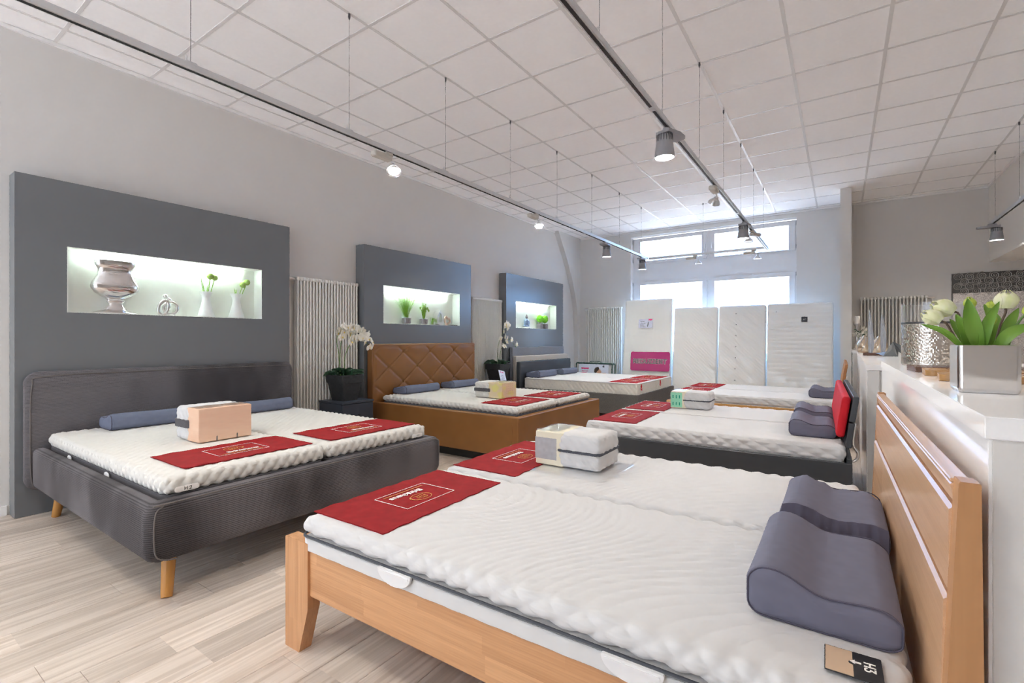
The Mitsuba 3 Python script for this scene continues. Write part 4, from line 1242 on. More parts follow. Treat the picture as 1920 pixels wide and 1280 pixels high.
HEADS = [(.262, 1.83, 1.352, .027, .056, (-1.05, 0), 'open'), (.232, 1.80, 1.326, .024, .050, (-1.0, .1), 'open'), (.302, 1.86, 1.363, .015, .033, (-.12, 0), 'bud'),
         (.366, 1.83, 1.358, .026, .050, (.05, 0), 'open'), (.330, 1.79, 1.314, .0125, .030, (.05, .2), 'bud'), (.392, 1.78, 1.338, .016, .034, (.65, -.1), 'bud'), (.352, 1.90, 1.352, .017, .036, (.1, .3), 'bud')]
TL = ['open cream tulip leaning left, upper of the two at the left', 'open cream tulip leaning left, lowest at the left edge of the planter', 'small upright green yellow tulip bud in the middle of the planter',
      'open cream tulip upright at the right of the planter', 'low green tulip bud between the leaves', 'green tulip bud leaning out at the right edge of the planter', 'green tulip bud behind the right open tulip']
LEAFS = [[[(.292, 1.81, 1.25), (.278, 1.79, 1.30), (.262, 1.80, 1.345)], .030], [[(.275, 1.79, 1.25), (.235, 1.775, 1.295), (.185, 1.77, 1.318)], .017], [[(.305, 1.785, 1.25), (.288, 1.765, 1.315), (.281, 1.77, 1.385)], .040],
         [[(.345, 1.85, 1.25), (.352, 1.87, 1.32), (.336, 1.90, 1.375)], .032], [[(.312, 1.79, 1.25), (.318, 1.775, 1.31), (.345, 1.785, 1.375)], .027], [[(.335, 1.77, 1.25), (.36, 1.765, 1.29), (.405, 1.77, 1.315)], .030], [[(.365, 1.84, 1.25), (.372, 1.84, 1.31), (.395, 1.85, 1.36)], .028]]
for i, ((x, y, z, R, Hh, lean, kind), lb) in enumerate(zip(HEADS, TL)):
    t = Thing('tulip', lb, 'flower', 'tulips in the silver planter')
    hM = mat4(x, y, z) @ trimesh.transformations.rotation_matrix(-lean[0], [0, 1, 0])[:4, :4].T @ np.eye(4)
    hM = mat4(x, y, z) @ trimesh.transformations.rotation_matrix(lean[0], [0, 1, 0]) @ trimesh.transformations.rotation_matrix(-lean[1], [1, 0, 0])
    up = hM[:3, 2]
    base = np.array([cxp + (x - cxp) * .45, cyp + (y - cyp) * .4, zb + hp - .02])
    t.part('stem', tube(curve([base, (base + np.array([x, y, z])) / 2 + [0, 0, .008], np.array([x, y, z]) - up * .012, np.array([x, y, z]) + up * .003], 12), .0028, 8), 'stem_brown' if kind == 'open' or i == 2 else 'stem_green', True)
    for m in petal_cup(R, Hh, .15 if kind == 'bud' else .25):
        t.part('petal', m, 'tulip_petal' if kind == 'open' else 'tulip_bud', True, M=hM)
    t.part('leaf', blade(*LEAFS[i]), 'tulip_leaf', True)
    if i in (0, 3):
        t.part('leaf', blade([(x * .4 + cxp * .6, 1.86, 1.25), (x * .7 + cxp * .3, 1.88, 1.30), (x, 1.89, 1.335)], .022), 'tulip_leaf', True)

# large hammered vase, boards, ornaments
v = Thing('vase', 'wide cylindrical vase of hammered silver with a clear glass upper band on the nearest sideboard', 'vase', None, mat4(.405, 3.45, SZ + .001))
v.part('body', lathe([(0, 0), (.122, 0), (.128, .006), (.128, .225), (.0, .225)], 48), 'hammered', 40)
v.part('glass_rim', lathe([(.128, .233), (.129, .335), (.1265, .337), (.1255, .233)], 48), 'clear_glass', 40, label='clear glass upper band')
v.part('dark_ring', lathe([(.1285, .224), (.1295, .226), (.1295, .233), (.1275, .234), (.12, .230)], 48), 'dark_steel', 40)
for k, (x, y, w, l, mt, lb, z, rz) in enumerate(((.46, 2.83, .40, .24, 'walnut', 'dark walnut cutting board under the hammered vase end of the sideboard', 0, 4), (.46, 2.55, .37, .20, 'board_oak', 'light oak cutting board between the walnut board and the front oak board', 0, -3), (.46, 2.27, .35, .22, 'board_oak', 'light oak cutting board nearest to the silver planter', 0, -6))):
    t = Thing('cutting_board', lb, 'cutting board', None, mat4(x, y, SZ + .001 + z, rz))
    p = rrect(w, l, .03).difference(sg.Point(-w / 2 + .035, 0).buffer(.012))
    t.part('board', ext(p, .022).copy(), mt, 25)
    t.part('inlay', ext(rrect(w - .10, .03, .004, .02, .02), .0006, .022), 'walnut' if mt != 'walnut' else 'slate', False)

def drop_shape(R, Hh):
    return lathe([(0, 0), (R * .55, 0), (R * .85, Hh * .10), (R, Hh * .30), (R * .94, Hh * .48), (R * .68, Hh * .70), (R * .34, Hh * .87), (R * .12, Hh * .97), (0, Hh)], 28)


for x, y, R, Hh, lb in ((.262, 7.95, .098, .235, 'gold and silver teardrop ornament, left one on the second sideboard'), (.405, 7.75, .098, .225, 'gold and silver teardrop ornament, right one on the second sideboard')):
    t = Thing('teardrop_ornament', lb, 'ornament', 'teardrop ornaments', mat4(x, y, SZ2 + .001))
    t.part('body', drop_shape(R, Hh), 'rose_gold', 40)
    for k in range(9):
        a = k * 40
        c = [(R * 1.0 * math.cos(math.radians(a + s * 60)) * q, R * 1.0 * math.sin(math.radians(a + s * 60)) * q, Hh * s) for s, q in ((.1, .84), (.3, 1.0), (.5, .93), (.7, .69), (.88, .34))]
        t.part('rib', tube(curve(c, 10), .004, 5), 'chrome', True)
for x, y, Hh, lb in ((.268, 6.62, .50, 'tall translucent feather ornament on a wooden foot, left one'), (.385, 6.78, .47, 'tall translucent feather ornament on a wooden foot, right one')):
    t = Thing('feather_ornament', lb, 'ornament', 'feather ornaments', mat4(x, y, SZ2 + .001))
    t.part('foot', bx(-.065, .065, -.04, .04, 0, .028, .004), 'walnut', False)
    t.part('feather', blade([(0, 0, .02), (.006, 0, .12), (0, .0, .30), (-.008, 0, Hh)], .055, .1, 20), 'feather_glass', True)
    t.part('quill', tube(curve([(0, -.003, .02), (.006, -.003, .12), (0, -.003, .30), (-.008, -.003, Hh)], 14), .003, 6), 'chrome', True)
t = Thing('faceted_figure', 'dark grey faceted folded figure on the second sideboard beside the vase', 'figure', None, mat4(.465, 6.40, SZ2 + .001))
pts = np.array([(-.10, -.04, 0), (-.07, .05, 0), (.02, -.06, 0), (.09, .03, .0), (-.02, .0, .155), (.10, .0, .085), (.03, .05, .05), (-.03, -.05, .07)])
t.part('body', trimesh.convex.convex_hull(pts[[0, 1, 2, 4, 6, 7]]), 'slate', False)
t.part('wing', trimesh.convex.convex_hull(pts[[4, 5, 6, 3]] + [0, .004, 0]), 'slate', False)
t.part('tail', trimesh.convex.convex_hull(np.array([(-.16, .0, .03), (-.08, -.03, .0), (-.08, .04, .0), (-.07, .0, .05)])), 'porcelain_blue', False)
# candle holder with garland at the far end
Z3S = 1.113
t = Thing('candle_holder', 'silver turned candle holder on the sideboard by the wall stub', 'candle holder', None, mat4(.205, 9.0, Z3S))
t.part('stand', lathe([(0, 0), (.055, 0), (.05, .015), (.022, .03), (.018, .07), (.034, .10), (.016, .14), (.02, .22), (.034, .26), (.016, .30), (.03, .36), (.05, .39), (.05, .402), (0, .402)], 20), 'silver_glass', 40)
t = Thing('candle', 'white pillar candle on the silver candle holder', 'candle', None, mat4(.205, 9.0, Z3S + .403))
t.part('wax', lathe([(0, 0), (.037, 0), (.038, .002), (.038, .108), (.034, .112), (.012, .108), (0, .107)], 20), 'wax', 40)
t.part('wick', cyl((0, 0, .107), (.002, 0, .122), .0012, 6), 'black')
t = Thing('artificial_flowers', 'spray of small white flowers hanging round the silver candle holder', 'flowers', None, mat4(.25, 8.93, Z3S))
rg = np.random.default_rng(11)
t.part('glass', lathe([(.02, 0), (.035, .002), (.04, .10), (.036, .14), (.034, .14), (.037, .10), (.032, .006), (0, .005)], 16), 'clear_glass', 40)
star = cat([moved(soft_box((.030, .014, .003), (.006, .006, .001), (.02, .02, .01), nr=2), .014, 0, 0).apply_transform(mat4(rz=72 * k)) for k in range(5)])
bud = trimesh.creation.icosphere(1, .006)
for k in range(6):
    a = rg.uniform(0, 2 * PI); e = np.array([.10 * math.cos(a), .07 * math.sin(a), .27 + .1 * rg.random()])
    t.part('stem', tube(curve([(0, 0, .02), e * [.3, .3, .6], e], 10), .0016, 5), 'stem_green', True)
for k in range(22):
    M = mat4(rg.normal(0, .055), rg.normal(0, .045), .26 + rg.normal(0, .055), rg.uniform(0, 360), rg.uniform(40, 120), rg.uniform(-30, 30))
    b = t.part('blossom', star, 'petal_white', True, M=M)
for k in range(12):
    t.part('leaf', blade([(0, 0, 0), (.02, 0, .012), (.045, 0, .01)], .016, .2, 8), 'leaf_dark', True, M=mat4(rg.normal(0, .06), rg.normal(0, .05), .27 + rg.normal(0, .06), rg.uniform(0, 360)))

# relief picture on the back wall
t = Thing('wall_relief', 'metallic wall relief with rows of spirals above a glittering field', 'wall art')
RX0, RX1, RZ0, RZ1 = 1.40, 3.0, .9, 2.275
t.part('panel', bx(RX0, RX1, WB - .035, WB - .003, RZ0, RZ1, .004), 'relief_dark', False)
t.part('glitter_field', bx(RX0 + .01, RX1 - .01, WB - .040, WB - .034, RZ0, RZ1 - .30, .001), 'glitter', False)
spi = [(r * math.cos(a), r * math.sin(a), .006 * (1 - r / .06)) for r, a in ((.056 * (1 - s) + .003, s * 5.2 * PI) for s in np.linspace(0, 1, 46))]
spm = tube(spi, np.linspace(.0068, .004, 46), 5)
for j in range(4):
    for i in range(12):
        x, z = RX0 + .07 + i * .132 + (j % 2) * .066, RZ1 - .052 - j * .074
        if x < RX1 - .05:
            t.part('spiral', spm, 'relief_metal', 30, M=mat4(x, WB - .036, z, 0, 90) @ mat4(rz=37 * (i + j * 5)))

# ------------------------------------------------------------------ nightstands, orchids, price card
def nightstand(x0, x1, y0, y1, h, label):
    t = Thing('nightstand', label, 'nightstand', 'navy nightstands')
    t.part('body', bx(x0, x1 - .02, y0, y1, .05, h - .022, .002), 'navy', False)
    t.part('top', bx(x0 - .005, x1 + .004, y0 - .005, y1 + .005, h - .02, h, .002), 'navy', False)
    for k, (a, b) in enumerate(((h * .52, h - .028), (.055, h * .52 - .006))):
        d = t.part('drawer', bx(x1 - .02, x1, y0 + .004, y1 - .004, a, b, .002), 'navy', False)
        t.part('knob', moved(lathe([(0, 0), (.005, 0), (.006, .012), (.011, .016), (.011, .022), (0, .024)], 12), x1, (y0 + y1) / 2, (a + b) / 2, 0, 0, 90), 'black', 30, parent=d)
    for x in (x0 + .03, x1 - .05):
        for y in (y0 + .03, y1 - .03):
            t.part('foot', bx(x - .015, x + .015, y - .015, y + .015, 0, .05), 'black', False)


nightstand(-4.86, -4.44, 3.265, 3.685, .585, 'navy nightstand with a drawer between the corduroy and the leather bed')
nightstand(-4.86, -4.44, 6.25, 6.67, .585, 'navy nightstand between the leather bed and the far grey bed')


def petals5(R):
    out = []
    for k, (a, l, w) in enumerate(((90, 1.0, .62), (210, .95, .6), (330, .95, .6), (168, 1.05, 1.0), (12, 1.05, 1.0))):
        f = lambda u, v, l=l, w=w: np.column_stack([v * l * R, (u - .5) * w * R * np.sin(np.clip(v * .9 + .06, 0, 1) * PI) ** .6, .16 * R * np.sin(v * 2.2) - .1 * R * (2 * u - 1) ** 2 * v])
        out.append(sheet(f, np.linspace(0, 1, 5), np.linspace(.03, 1, 6), .0012).apply_transform(mat4(rz=a)))
    return cat(out)


BLOS = petals5(.062)
BHEART = cat(trimesh.creation.icosphere(1, .007), moved(soft_box((.012, .016, .016), (.004, .004, .004), (.02, .02, .02), nr=2), .002, -.006, .006))
LEAF = blade([(0, 0, 0), (.03, 0, .022), (.07, 0, .016), (.105, 0, -.012)], .036, .18, 9)


def orchid(x, y, z, label, potlabel, arcs, seed, scale=1.0):
    rg = np.random.default_rng(seed)
    p = Thing('plant_pot', potlabel, 'plant pot', 'square black pots', mat4(x, y, z, 2))
    def ring(h, s):
        c = np.array(rrect(.30 * s, .30 * s, .012, 0, 0, 4).exterior.coords)[:-1]
        return np.column_stack([c, np.full(len(c), h)])
    p.part('body', loft([ring(0, .68), ring(.205, .90), ring(.205, .90)]), 'pot_black', False)
    p.part('rim', loft([ring(.20, .97), ring(.285, 1.02), ring(.29, 1.0), ring(.288, .93), ring(.25, .90)]), 'pot_black', False)
    p.part('soil', loft([ring(.262, .92), ring(.27, .90)]), 'soil', False)
    o = Thing('orchid', label, 'orchid', None, mat4(x, y, z + .265, 0))
    for k in range(46):
        a, r = rg.uniform(0, 2 * PI), .145 * math.sqrt(rg.random())
        o.part('leaf', LEAF, 'leaf_dark', True, M=mat4(r * math.cos(a), r * math.sin(a), .01 + .05 * rg.random() * (1 - r / .2), math.degrees(a) + rg.normal(0, 45), rg.normal(0, 22), -rg.uniform(0, 38)))
    for pts, n0, n in arcs:
        c = curve(pts, 40)
        st = o.part('stem', tube(c, .0038, 7), 'stem_green', True)
        for k in range(n):
            s = n0 + (1 - n0) * k / max(n - 1, 1)
            q = c[min(int(s * 39), 39)]
            side = 1 if k % 2 else -1
            off = np.array([.028 + .02 * rg.random(), side * .034 + rg.normal(0, .008), rg.normal(-.004, .012)])
            sc = .72 + .28 * (1 - (s - n0) / (1.01 - n0) * .5)
            Mb = mat4(*(q + off)) @ frame_axes((0, 0, 0), (0, 1, 0), (0, 0, 1)) @ mat4(0, 0, 0, rg.normal(0, 14), rg.normal(0, 20), rg.normal(12, 20)) @ np.diag([sc, sc, sc, 1.0])
            b = o.part('blossom', BLOS, 'petal_white', True, M=Mb)
            o.part('heart', BHEART, 'petal_heart', True, parent=b, M=Mb)
        for k in range(3):
            q = c[39] + np.array([.01, .012 * (k + 1), -.014 * (k + 1)])
            o.part('bud', moved(lathe([(0, -.012), (.006, -.006), (.0075, 0), (.004, .008), (0, .012)], 8), *q), 'petal_white' if k < 1 else 'stem_green', True)


orchid(-4.655, 3.455, .586, 'tall white orchid with three arching sprays beside the leather bed', 'square black pot of the orchid beside the leather bed',
       [([(-.01, -.055, 0), (0, -.06, .25), (.01, -.05, .42), (.04, .0, .54), (.07, .09, .55), (.10, .17, .47)], .45, 14),
        ([(.02, -.02, 0), (.03, -.02, .22), (.06, .02, .36), (.09, .08, .45), (.12, .15, .44), (.14, .22, .36)], .5, 11),
        ([(.0, -.05, 0), (-.02, -.065, .25), (-.02, -.09, .42), (.0, -.06, .53), (.03, .02, .57)], .66, 6)], 3)
orchid(-4.655, 6.43, .586, 'white orchid with two sprays beside the far grey bed', 'square black pot of the orchid beside the far grey bed',
       [([(0, .0, 0), (0, .0, .25), (.03, .02, .42), (.05, .10, .56), (.08, .12, .66), (.1, .06, .70)], .42, 8), ([(.02, .03, 0), (.03, .04, .22), (.06, .08, .35), (.10, .16, .43), (.14, .28, .34)], .45, 6)], 8)
t = Thing('price_card', 'upright price card in a clear stand in front of the far orchid', 'sign', None, frame_axes((-4.40, 6.17, .587), (0, 1, -.0), (-.42, .0, .93)) @ mat4(0, 0, 0, -12))
t.part('stand', bx(0, .155, 0, .225, 0, .003, .0008), 'white_plastic', False)
t.part('foot', bx(.03, .125, .0, .004, -.07, .003, .001), 'white_plastic', False)
t.part('sheet', bx(.004, .151, .006, .220, .0031, .0042), 'card_print', False)
t.part('printed_heading', cat(bx(.075, .115, .185, .205, .0043, .0048), bx(.03, .06, .188, .202, .0043, .0048)), 'print_pink', False)
t.part('printed_lines', cat(*[bx(.03 + .01 * (k % 2), .125 - .012 * (k % 3), .03 + .021 * k, .036 + .021 * k, .0043, .0048) for k in range(6)]), 'slate', False)

# ------------------------------------------------------------------ things in the niches
NB = -4.897          # middle of the niche depth
u = Thing('urn_vase', 'large mirror silver footed urn in the nearest niche', 'vase', None, mat4(NB, 1.415, NZ + .005) @ np.diag([.43, 1, 1, 1]))
u.part('bowl', lathe([(0, .118), (.055, .118), (.062, .124), (.088, .135), (.135, .165), (.158, .195), (.163, .222), (.155, .25), (.132, .285), (.117, .32), (.113, .345), (.117, .365), (.123, .375), (.138, .395), (.140, .428), (.134, .431), (.130, .40), (.11, .37), (0, .36)], 48), 'silver_glass', 40)
u.part('foot', lathe([(0, 0), (.146, 0), (.150, .004), (.146, .009), (.11, .020), (.072, .040), (.050, .066), (.046, .084), (.058, .094), (.060, .102), (.052, .108), (.062, .116), (.058, .121), (0, .121)], 48), 'silver_glass', 40)
c = Thing('couple_sculpture', 'small silver sculpture of two rings with little heads in the nearest niche', 'sculpture', None, mat4(NB, 1.785, NZ + .004))
for s, y, r, hh in ((1, -.034, .060, .155), (-1, .030, .058, .125)):
    pts = [(.012 * s, y + r * (.62 if s > 0 else .92) * math.cos(a) + (.012 * math.sin(a) if s > 0 else 0), .068 + r * (1.06 if s > 0 else .94) * math.sin(a)) for a in np.linspace(-PI / 2, 1.5 * PI, 40)]
    c.part('ring', tube(pts, .0125, 10), 'chrome', True)
    c.part('head', moved(trimesh.creation.icosphere(2, .018), 0, y * .45, hh + .018), 'chrome', True)
c.part('base', moved(soft_box((.05, .13, .012), (.015, .03, .005), (.03, .03, .02), nr=3), 0, 0, .006), 'chrome', True)
for y, hb_, lb in ((2.10, .235, 'white flared ceramic vase with ball flowers in the nearest niche, left one'), (2.375, .232, 'white flared ceramic vase with ball flowers in the nearest niche, right one')):
    t = Thing('vase', lb, 'vase', 'white vases in the nearest niche', mat4(NB, y, NZ + .005))
    t.part('body', lathe([(0, 0), (.066, 0), (.070, .006), (.064, .03), (.048, .085), (.036, .14), (.033, .17), (.038, .20), (.052, .228), (.056, .235), (.05, .233), (.034, .205), (.028, .17), (0, .165)], 32), 'ceramic_white', 40)
for vy, spec in ((2.10, ((.035, .385, .03), (.075, .375, .026), (-.045, .37, 0), (-.03, .33, 0), (.02, .30, 0))), (2.375, ((.06, .33, .029), (.10, .36, .029), (-.02, .29, 0), (.0, .28, 0)))):
    for k, (dy, z, r) in enumerate(spec):
        t = Thing('ball_flower' if r else 'grass_stalk', (f'green ball flower {"higher" if k == 0 else "lower"} of the two in the ' if r else ('tallest' if z > .35 else 'middle' if z > .31 else 'longer' if z > .285 else 'shortest') + ' thin green grass blade in the ') + ('left' if vy < 2.2 else 'right') + ' white vase', 'flower' if r else 'grass', 'flowers in the white vases', mat4(NB, vy, NZ + .005))
        if r:
            t.part('stem', tube(curve([(0, dy * .2, .17), (0, dy * .6, .25), (.005, dy, z)], 10), .0032, 6), 'grass_green', True)
            b = trimesh.creation.icosphere(3, r)
            b.vertices *= (1 + .10 * (meshkit.noise(b.vertices * 240) - .5))[:, None]
            t.part('head', moved(b, .005, dy, z), 'allium', True)
        else:
            t.part('blade', blade([(0, dy * .3, .18), (0, dy * .6, .26), (.0, dy, z)], .009, .2, 8), 'grass_green', True)


def glass_pot(t, r=.062, h=.085):
    t.part('glass', lathe([(0, 0), (r * .92, 0), (r * .96, .004), (r, h), (r - .003, h), (r * .94, .006), (0, .004)], 28), 'clear_glass', 40)
    t.part('gravel', lathe([(0, .007), (r * .90, .007), (r * .93, h * .80), (r * .5, h * .86), (0, h * .83)], 28), 'stone_fill', 40)


rg = np.random.default_rng(21)
t = Thing('grass_plant', 'bushy green grass in a glass pot in the second niche', 'plant', None, mat4(NB, 4.63, NZ + .005))
glass_pot(t, .066, .10)
for k in range(70):
    a, e = rg.uniform(0, 2 * PI), rg.uniform(.03, .27)
    L = rg.uniform(.22, .40)
    dx, dy = .21 * e * math.cos(a), e * math.sin(a)
    t.part('blade', tube([(dx * .1, dy * .12, .08), (dx * .35, dy * .35, .08 + L * .38), (dx * .68, dy * .68, .08 + L * .70), (dx, dy, .08 + L * rg.uniform(.86, .98))], [.0028, .0026, .0018, .0005], 4), 'grass_green', True)
t = Thing('bulb_plant', 'short green plant with drooping buds in a glass pot in the second niche', 'plant', None, mat4(NB, 4.96, NZ + .005))
glass_pot(t, .064, .095)
for k in range(26):
    e, L = rg.normal(0, .03), rg.uniform(.14, .25)
    t.part('blade', tube([(0, e * .2, .075), (rg.normal(0, .008), e * .6, .075 + L * .6), (rg.normal(0, .01), e, .075 + L)], [.0045, .004, .0006], 5), 'grass_green', True)
for dy, z in ((-.065, .235), (.0, .25), (.045, .225), (.075, .235), (.10, .205), (-.02, .22)):
    s = t.part('flower_stem', tube(curve([(0, dy * .2, .08), (0, dy * .6, .19), (0.004, dy, z + .02)], 8), .002, 5), 'grass_green', True)
    t.part('bud', moved(lathe([(0, -.022), (.010, -.016), (.014, 0), (.010, .014), (0, .020)], 10), .004, dy, z), 'allium', True, parent=s)
t = Thing('drop_sculpture', 'silver pointed drop sculpture with an opening in the second niche', 'sculpture', None, mat4(NB, 5.27, NZ + .005))
dp = sa.translate(sg.Polygon(curve([(0, 0), (.060, .02), (.072, .075), (.050, .15), (.012, .212), (0, .218), (-.012, .212), (-.05, .15), (-.072, .075), (-.06, .02), (0, 0)], 60)).buffer(0), 0, 0)
hole = sa.scale(sa.translate(dp, 0, .012), .52, .66, origin=(0, .085))
m = ext(dp.difference(hole), .085)
m.apply_transform(np.array([[0, 0, 1, -.043], [1, 0, 0, 0], [0, 1, 0, 0], [0, 0, 0, 1.0]]))
t.part('body', m, 'chrome', 35)
t = Thing('small_plant', 'little green plant in a glass half hidden behind the silver drop sculpture', 'plant', None, mat4(NB - .02, 5.165, NZ + .005))
t.part('glass', lathe([(0, 0), (.035, 0), (.038, .06), (.036, .06), (.033, .004), (0, .003)], 20), 'clear_glass', 40)
for k in range(16):
    e = rg.normal(0, .02)
    t.part('blade', tube([(0, e * .3, .01), (0, e, .09 + rg.uniform(0, .03))], [.004, .001], 5), 'grass_green', True)
t = Thing('heart_sculpture', 'bronze silver open heart sculpture in the second niche', 'sculpture', None, mat4(NB, 5.46, NZ + .005) @ mat4(0, 0, .068, 0, -22))
hp_ = np.array([(0, .078 * .8 * math.sin(a) ** 3, .068 * (13 * math.cos(a) - 5 * math.cos(2 * a) - 2 * math.cos(3 * a) - math.cos(4 * a)) / 16) for a in np.linspace(0, 2 * PI, 60)])
t.part('body', tube(hp_, .0165, 12), 'bronze', True)
t = Thing('tray', 'flat dark tray at the right end of the second niche', 'tray', None, mat4(NB, 5.585, NZ + .0045))
t.part('plate', moved(soft_box((.10, .115, .012), (.008, .008, .003), (.05, .05, .05), nr=2), 0, 0, .006), 'black', True)
# far niche
t = Thing('seated_figurine', 'small seated blue and white figurine in the farthest niche', 'figurine', None, mat4(NB, 7.70, NZ + .005))
t.part('base', lathe([(0, 0), (.085, 0), (.088, .012), (.07, .03), (0, .032)], 20), 'ceramic_white', 40)
t.part('body', cat(moved(soft_box((.07, .15, .045), (.03, .04, .02), (.03, .03, .03), nr=4), 0, 0, .05), lathe([(0, .05), (.042, .055), (.050, .085), (.046, .12), (.052, .145), (.035, .165), (.014, .175), (.013, .19), (0, .19)], 16)), 'porcelain_blue', 40)
t.part('head', moved(soft_box((.05, .048, .062), (.024, .023, .03), (.02, .02, .02), nr=5), .004, 0, .212), 'stone_fill', True)
t.part('hair_bun', moved(trimesh.creation.icosphere(2, .014), 0, 0, .247), 'stone_fill', True)
for s in (-1, 1):
    t.part('arm', tube(curve([(.0, s * .05, .15), (.02, s * .062, .11), (.04, s * .03, .078)], 10), [.014] * 4 + [.012] * 3 + [.010] * 3, 8), 'porcelain_blue', True)
for y, lb in ((8.19, 'little round topiary ball in a square stone pot, left one in the farthest niche'), (8.385, 'little round topiary ball in a square stone pot, right one in the farthest niche')):
    t = Thing('topiary', lb, 'plant', 'topiary balls in the farthest niche', mat4(NB, y, NZ + .005))
    t.part('pot', bx(-.045, .045, -.05, .05, 0, .10, .005), 'stone_fill', False)
    t.part('stem', cyl((0, 0, .09), (0, 0, .16), .006, 8), 'stem_brown')
    b = trimesh.creation.icosphere(4, .072)
    b.vertices *= (1 + .22 * (meshkit.noise(b.vertices * 110 + y) - .5))[:, None]
    b.vertices[:, 0] *= .85
    t.part('crown', moved(b, 0, 0, .195), 'topiary_green', 20)

# ------------------------------------------------------------------ wrapped mattresses leaning before the windows
def wrapped(x0, x1, h, label, style, lean, y, seed):
    W, D = x1 - x0, .19
    M = mat4((x0 + x1) / 2, y, .0) @ mat4(rx=-lean)
    t = Thing('wrapped_mattress', label, 'mattress', 'wrapped mattresses leaning before the windows', M)

    def d(p, n):
        if style == 'stripe':
            q = np.abs(np.sin(PI * p[:, 2] / .075)) ** .5 * .007
        elif style == 'plain':
            q = pil(p[:, 0] / .16 + p[:, 2] / .16, p[:, 0] / .16 - p[:, 2] / .16, .5) * .002
        else:
            q = pil(p[:, 0] / .062 + p[:, 2] / .062, p[:, 0] / .062 - p[:, 2] / .062, .4) * .005
        return q * (np.abs(n[:, 1]) > .6) - .002
    t.part('cover', moved(soft_box((W, D, h), (.035, .035, .035), (.014, .06, .014), d, nr=3), 0, D / 2, h / 2), 'wrap_white', True)
    rg = np.random.default_rng(seed)
    def f(u, v):
        q = np.column_stack([u * 6.0, v * 5.0, 0 * u])
        w = meshkit.fbm(np.column_stack([u * 5 + v * 3, v * 4 - u * 2, 0 * u + seed]), 4, seed)
        cr = np.abs(w - .5)
        b = -.009 - .016 * np.exp(-cr / .02) * (np.abs(u) < W / 2 - .02) - .004 * meshkit.noise(q * 4, seed)
        return np.column_stack([u, b, v])
    if style != 'diamondbare':
        t.part('plastic_wrap', sheet(f, np.linspace(-W / 2 + .01, W / 2 - .01, 56), np.linspace(.01, h - .005, 120), .0006), 'film_clear', True, label='clear wrinkled plastic film')
    return t, M, W, h


Y0 = 9.28
w1, M1, W1, H1 = wrapped(-3.655, -2.70, 2.10, 'tallest plastic wrapped mattress carrying the magenta sign', 'plain', 7, Y0, 1)
w2, M2, W2, H2_ = wrapped(-2.655, -1.865, 1.90, 'plastic wrapped quilted mattress right of the one with the magenta sign', 'quilt', 7, Y0, 2)
w3, M3, W3, H3_ = wrapped(-1.845, -1.075, 1.905, 'quilted mattress with a column of small dark tufts, third from the left', 'quilt', 7, Y0, 3)
w4, M4_, W4_, H4_ = wrapped(-1.055, -.095, 1.91, 'wide plastic wrapped mattress with cross stripes and a dark square label', 'stripe', 7, Y0, 4)
for k in range(9):
    for dx in (-.006, .006):
        w3.part('tuft', moved(trimesh.creation.icosphere(1, .006), -.09 + dx, -.012, .15 + k * .2), 'zip_dark', True)
# loose film flap at the right edge
w4.part('plastic_wrap', sheet(lambda u, v: np.column_stack([W4_ / 2 + .005 + u * .07 * np.sin(v * 2.2), .02 + .05 * u + .015 * np.sin(v * 9 + u * 3), v]), np.linspace(0, 1, 6), np.linspace(.3, 1.85, 30), .0006), 'film_clear', True)
w4.part('label', flat(ext(rrect(.088, .088, .006), .0025), frame_axes((.075, -.0125, 1.62), (1, 0, 0), (0, 0, 1))), 'zip_dark', False, label='dark square label')
w4.part('lettering', flat(meshkit.text_mesh('H3', .022, .001, True), frame_axes((.055, -.015, 1.61), (1, 0, 0), (0, 0, 1))), 'print_white', False)
w4.part('small_mark', moved(trimesh.creation.icosphere(1, .008), -.34, -.012, 1.76), 'zip_dark', True)
iM = M1 @ frame_axes((-.02, -.029, 1.60), (1, 0, 0), (0, 0, 1))
t = Thing('leaflet', 'printed leaflet with red corner under the film of the tallest wrapped mattress', 'leaflet', None, iM)
t.part('paper', ext(sg.box(-.14, -.09, .14, .09), .002), 'card_print', False)
t.part('red_corner', flat(ext(sg.box(.06, .06, .13, .09), .001), mat4(0, 0, .002)), 'print_pink', False)
t.part('printed_lines', flat(cat(*[ext(sg.box(-.11, -.07 + .035 * k, .0 - .02 * (k % 2), -.062 + .035 * k), .001) for k in range(4)], ext(sg.Polygon([(.03, -.07), (.05, -.07), (.065, .03), (.05, .03)]), .001)), mat4(0, 0, .002)), 'slate', False)
sM = M1 @ frame_axes((.095, -.031, .845), (1, 0, 0), (0, 0, 1))
t = Thing('sale_sign', 'magenta sign reading REDUZIERT on the tallest wrapped mattress', 'sign', None, sM)
t.part('board', ext(rrect(.775, .375, .035), .006), 'sign_magenta', 30)
tm = meshkit.text_mesh('REDUZIERT', .082, .001, True)
b = tm.bounds
tm.apply_translation((-(b[0][0] + b[1][0]) / 2, -(b[0][1] + b[1][1]) / 2, .0078))
s = .66 / (b[1][0] - b[0][0])
tm.apply_scale([s, s, 1])
t.part('lettering', tm, 'print_black', False, label='black lettering with white outline')
wide = []
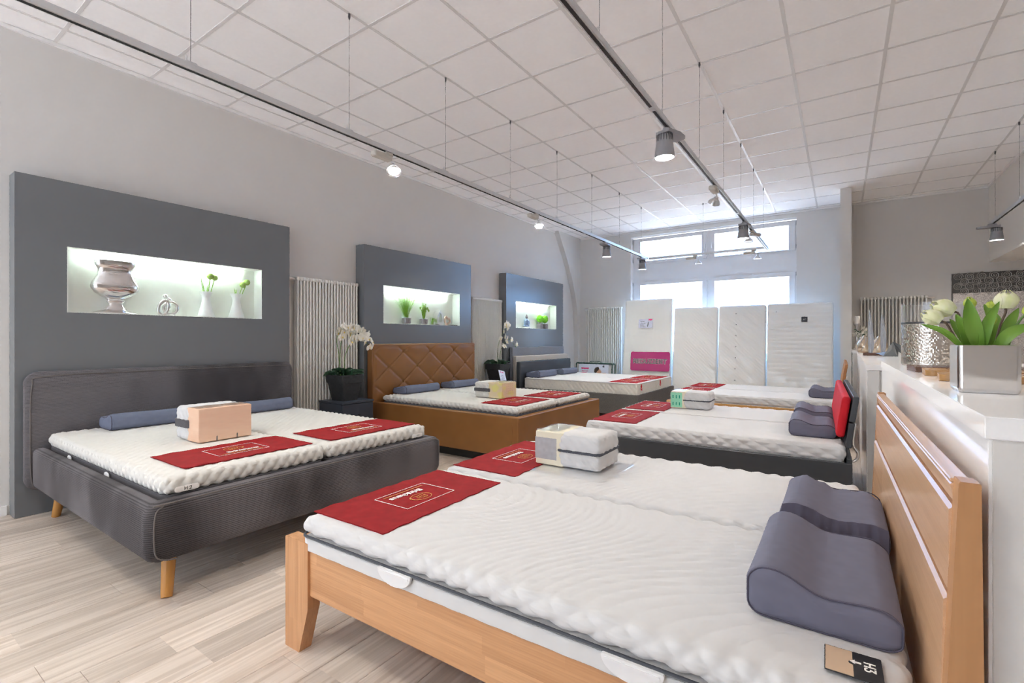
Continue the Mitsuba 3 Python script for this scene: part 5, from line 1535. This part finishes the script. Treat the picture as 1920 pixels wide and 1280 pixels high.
for dx, dy in ((-.004, 0), (.004, 0), (0, .004), (0, -.004), (.003, .003), (-.003, -.003), (-.003, .003), (.003, -.003)):
    q = tm.copy(); q.apply_translation((dx, dy, -.001 - .0001 * len(wide))); wide.append(q)
t.part('outline', cat(wide), 'print_white', False)
# packed pillow standing by the far radiator
t = Thing('packed_pillow', 'pillow in a clear bag with green piping and a printed card, by the far radiator', 'pillow', None, mat4(-4.18, 9.05, 0) @ mat4(rx=-6))
t.part('pillow', moved(soft_box((.76, .16, .76), (.10, .07, .10), (.05, .03, .05), lambda p, n: .008 * (meshkit.noise(p * 9) - .5), nr=5), 0, .10, .40), 'cover_white', True)
lp = np.array(rrect(.80, .79, .03, 0, .40).exterior.coords)
for y in (.025, .185):
    t.part('piping', tube(np.column_stack([lp[:, 0], np.full(len(lp), y), lp[:, 1]]), .012, 6), 'bag_green', True)
t.part('bag_side', bx(-.40, .40, .03, .18, .775, .788, .003), 'bag_green', False)
t.part('handle', tube(curve([(-.13, .10, .785), (-.10, .10, .83), (.10, .10, .83), (.13, .10, .785)], 16), .008, 6), 'bag_green', True)
card = frame_axes((0, .012, .62), (1, 0, 0), (0, 0, 1))
k = t.part('printed_card', flat(ext(rrect(.66, .30, .01), .004), card), 'card_print', False, label='card with pink lines and a woman asleep')
t.part('printed_lines', flat(cat(ext(sg.box(-.27, .045, -.10, .075), .001, .004), ext(sg.box(-.26, .0, -.12, .012), .001, .004), ext(sg.box(-.26, -.03, -.14, -.02), .001, .004)), card), 'print_pink', False, parent=k)
t.part('printed_face', flat(ext(sa.rotate(sa.scale(sg.Point(.12, .0).buffer(1), .05, .065), 40).union(sg.Polygon([(.14, -.03), (.28, -.02), (.29, -.12), (.17, -.13)])), .001, .004), card), 'skin_print', False, parent=k)
t.part('printed_hair', flat(ext(sa.rotate(sa.scale(sg.Point(.075, .05).buffer(1), .055, .04), 30).union(sg.Point(.05, .0).buffer(.03)), .001, .0052), card), 'hair_print', False, parent=k)
t.part('printed_mark', flat(ext(sg.box(.20, .09, .24, .125), .001, .004), card), 'zip_dark', False, parent=k)
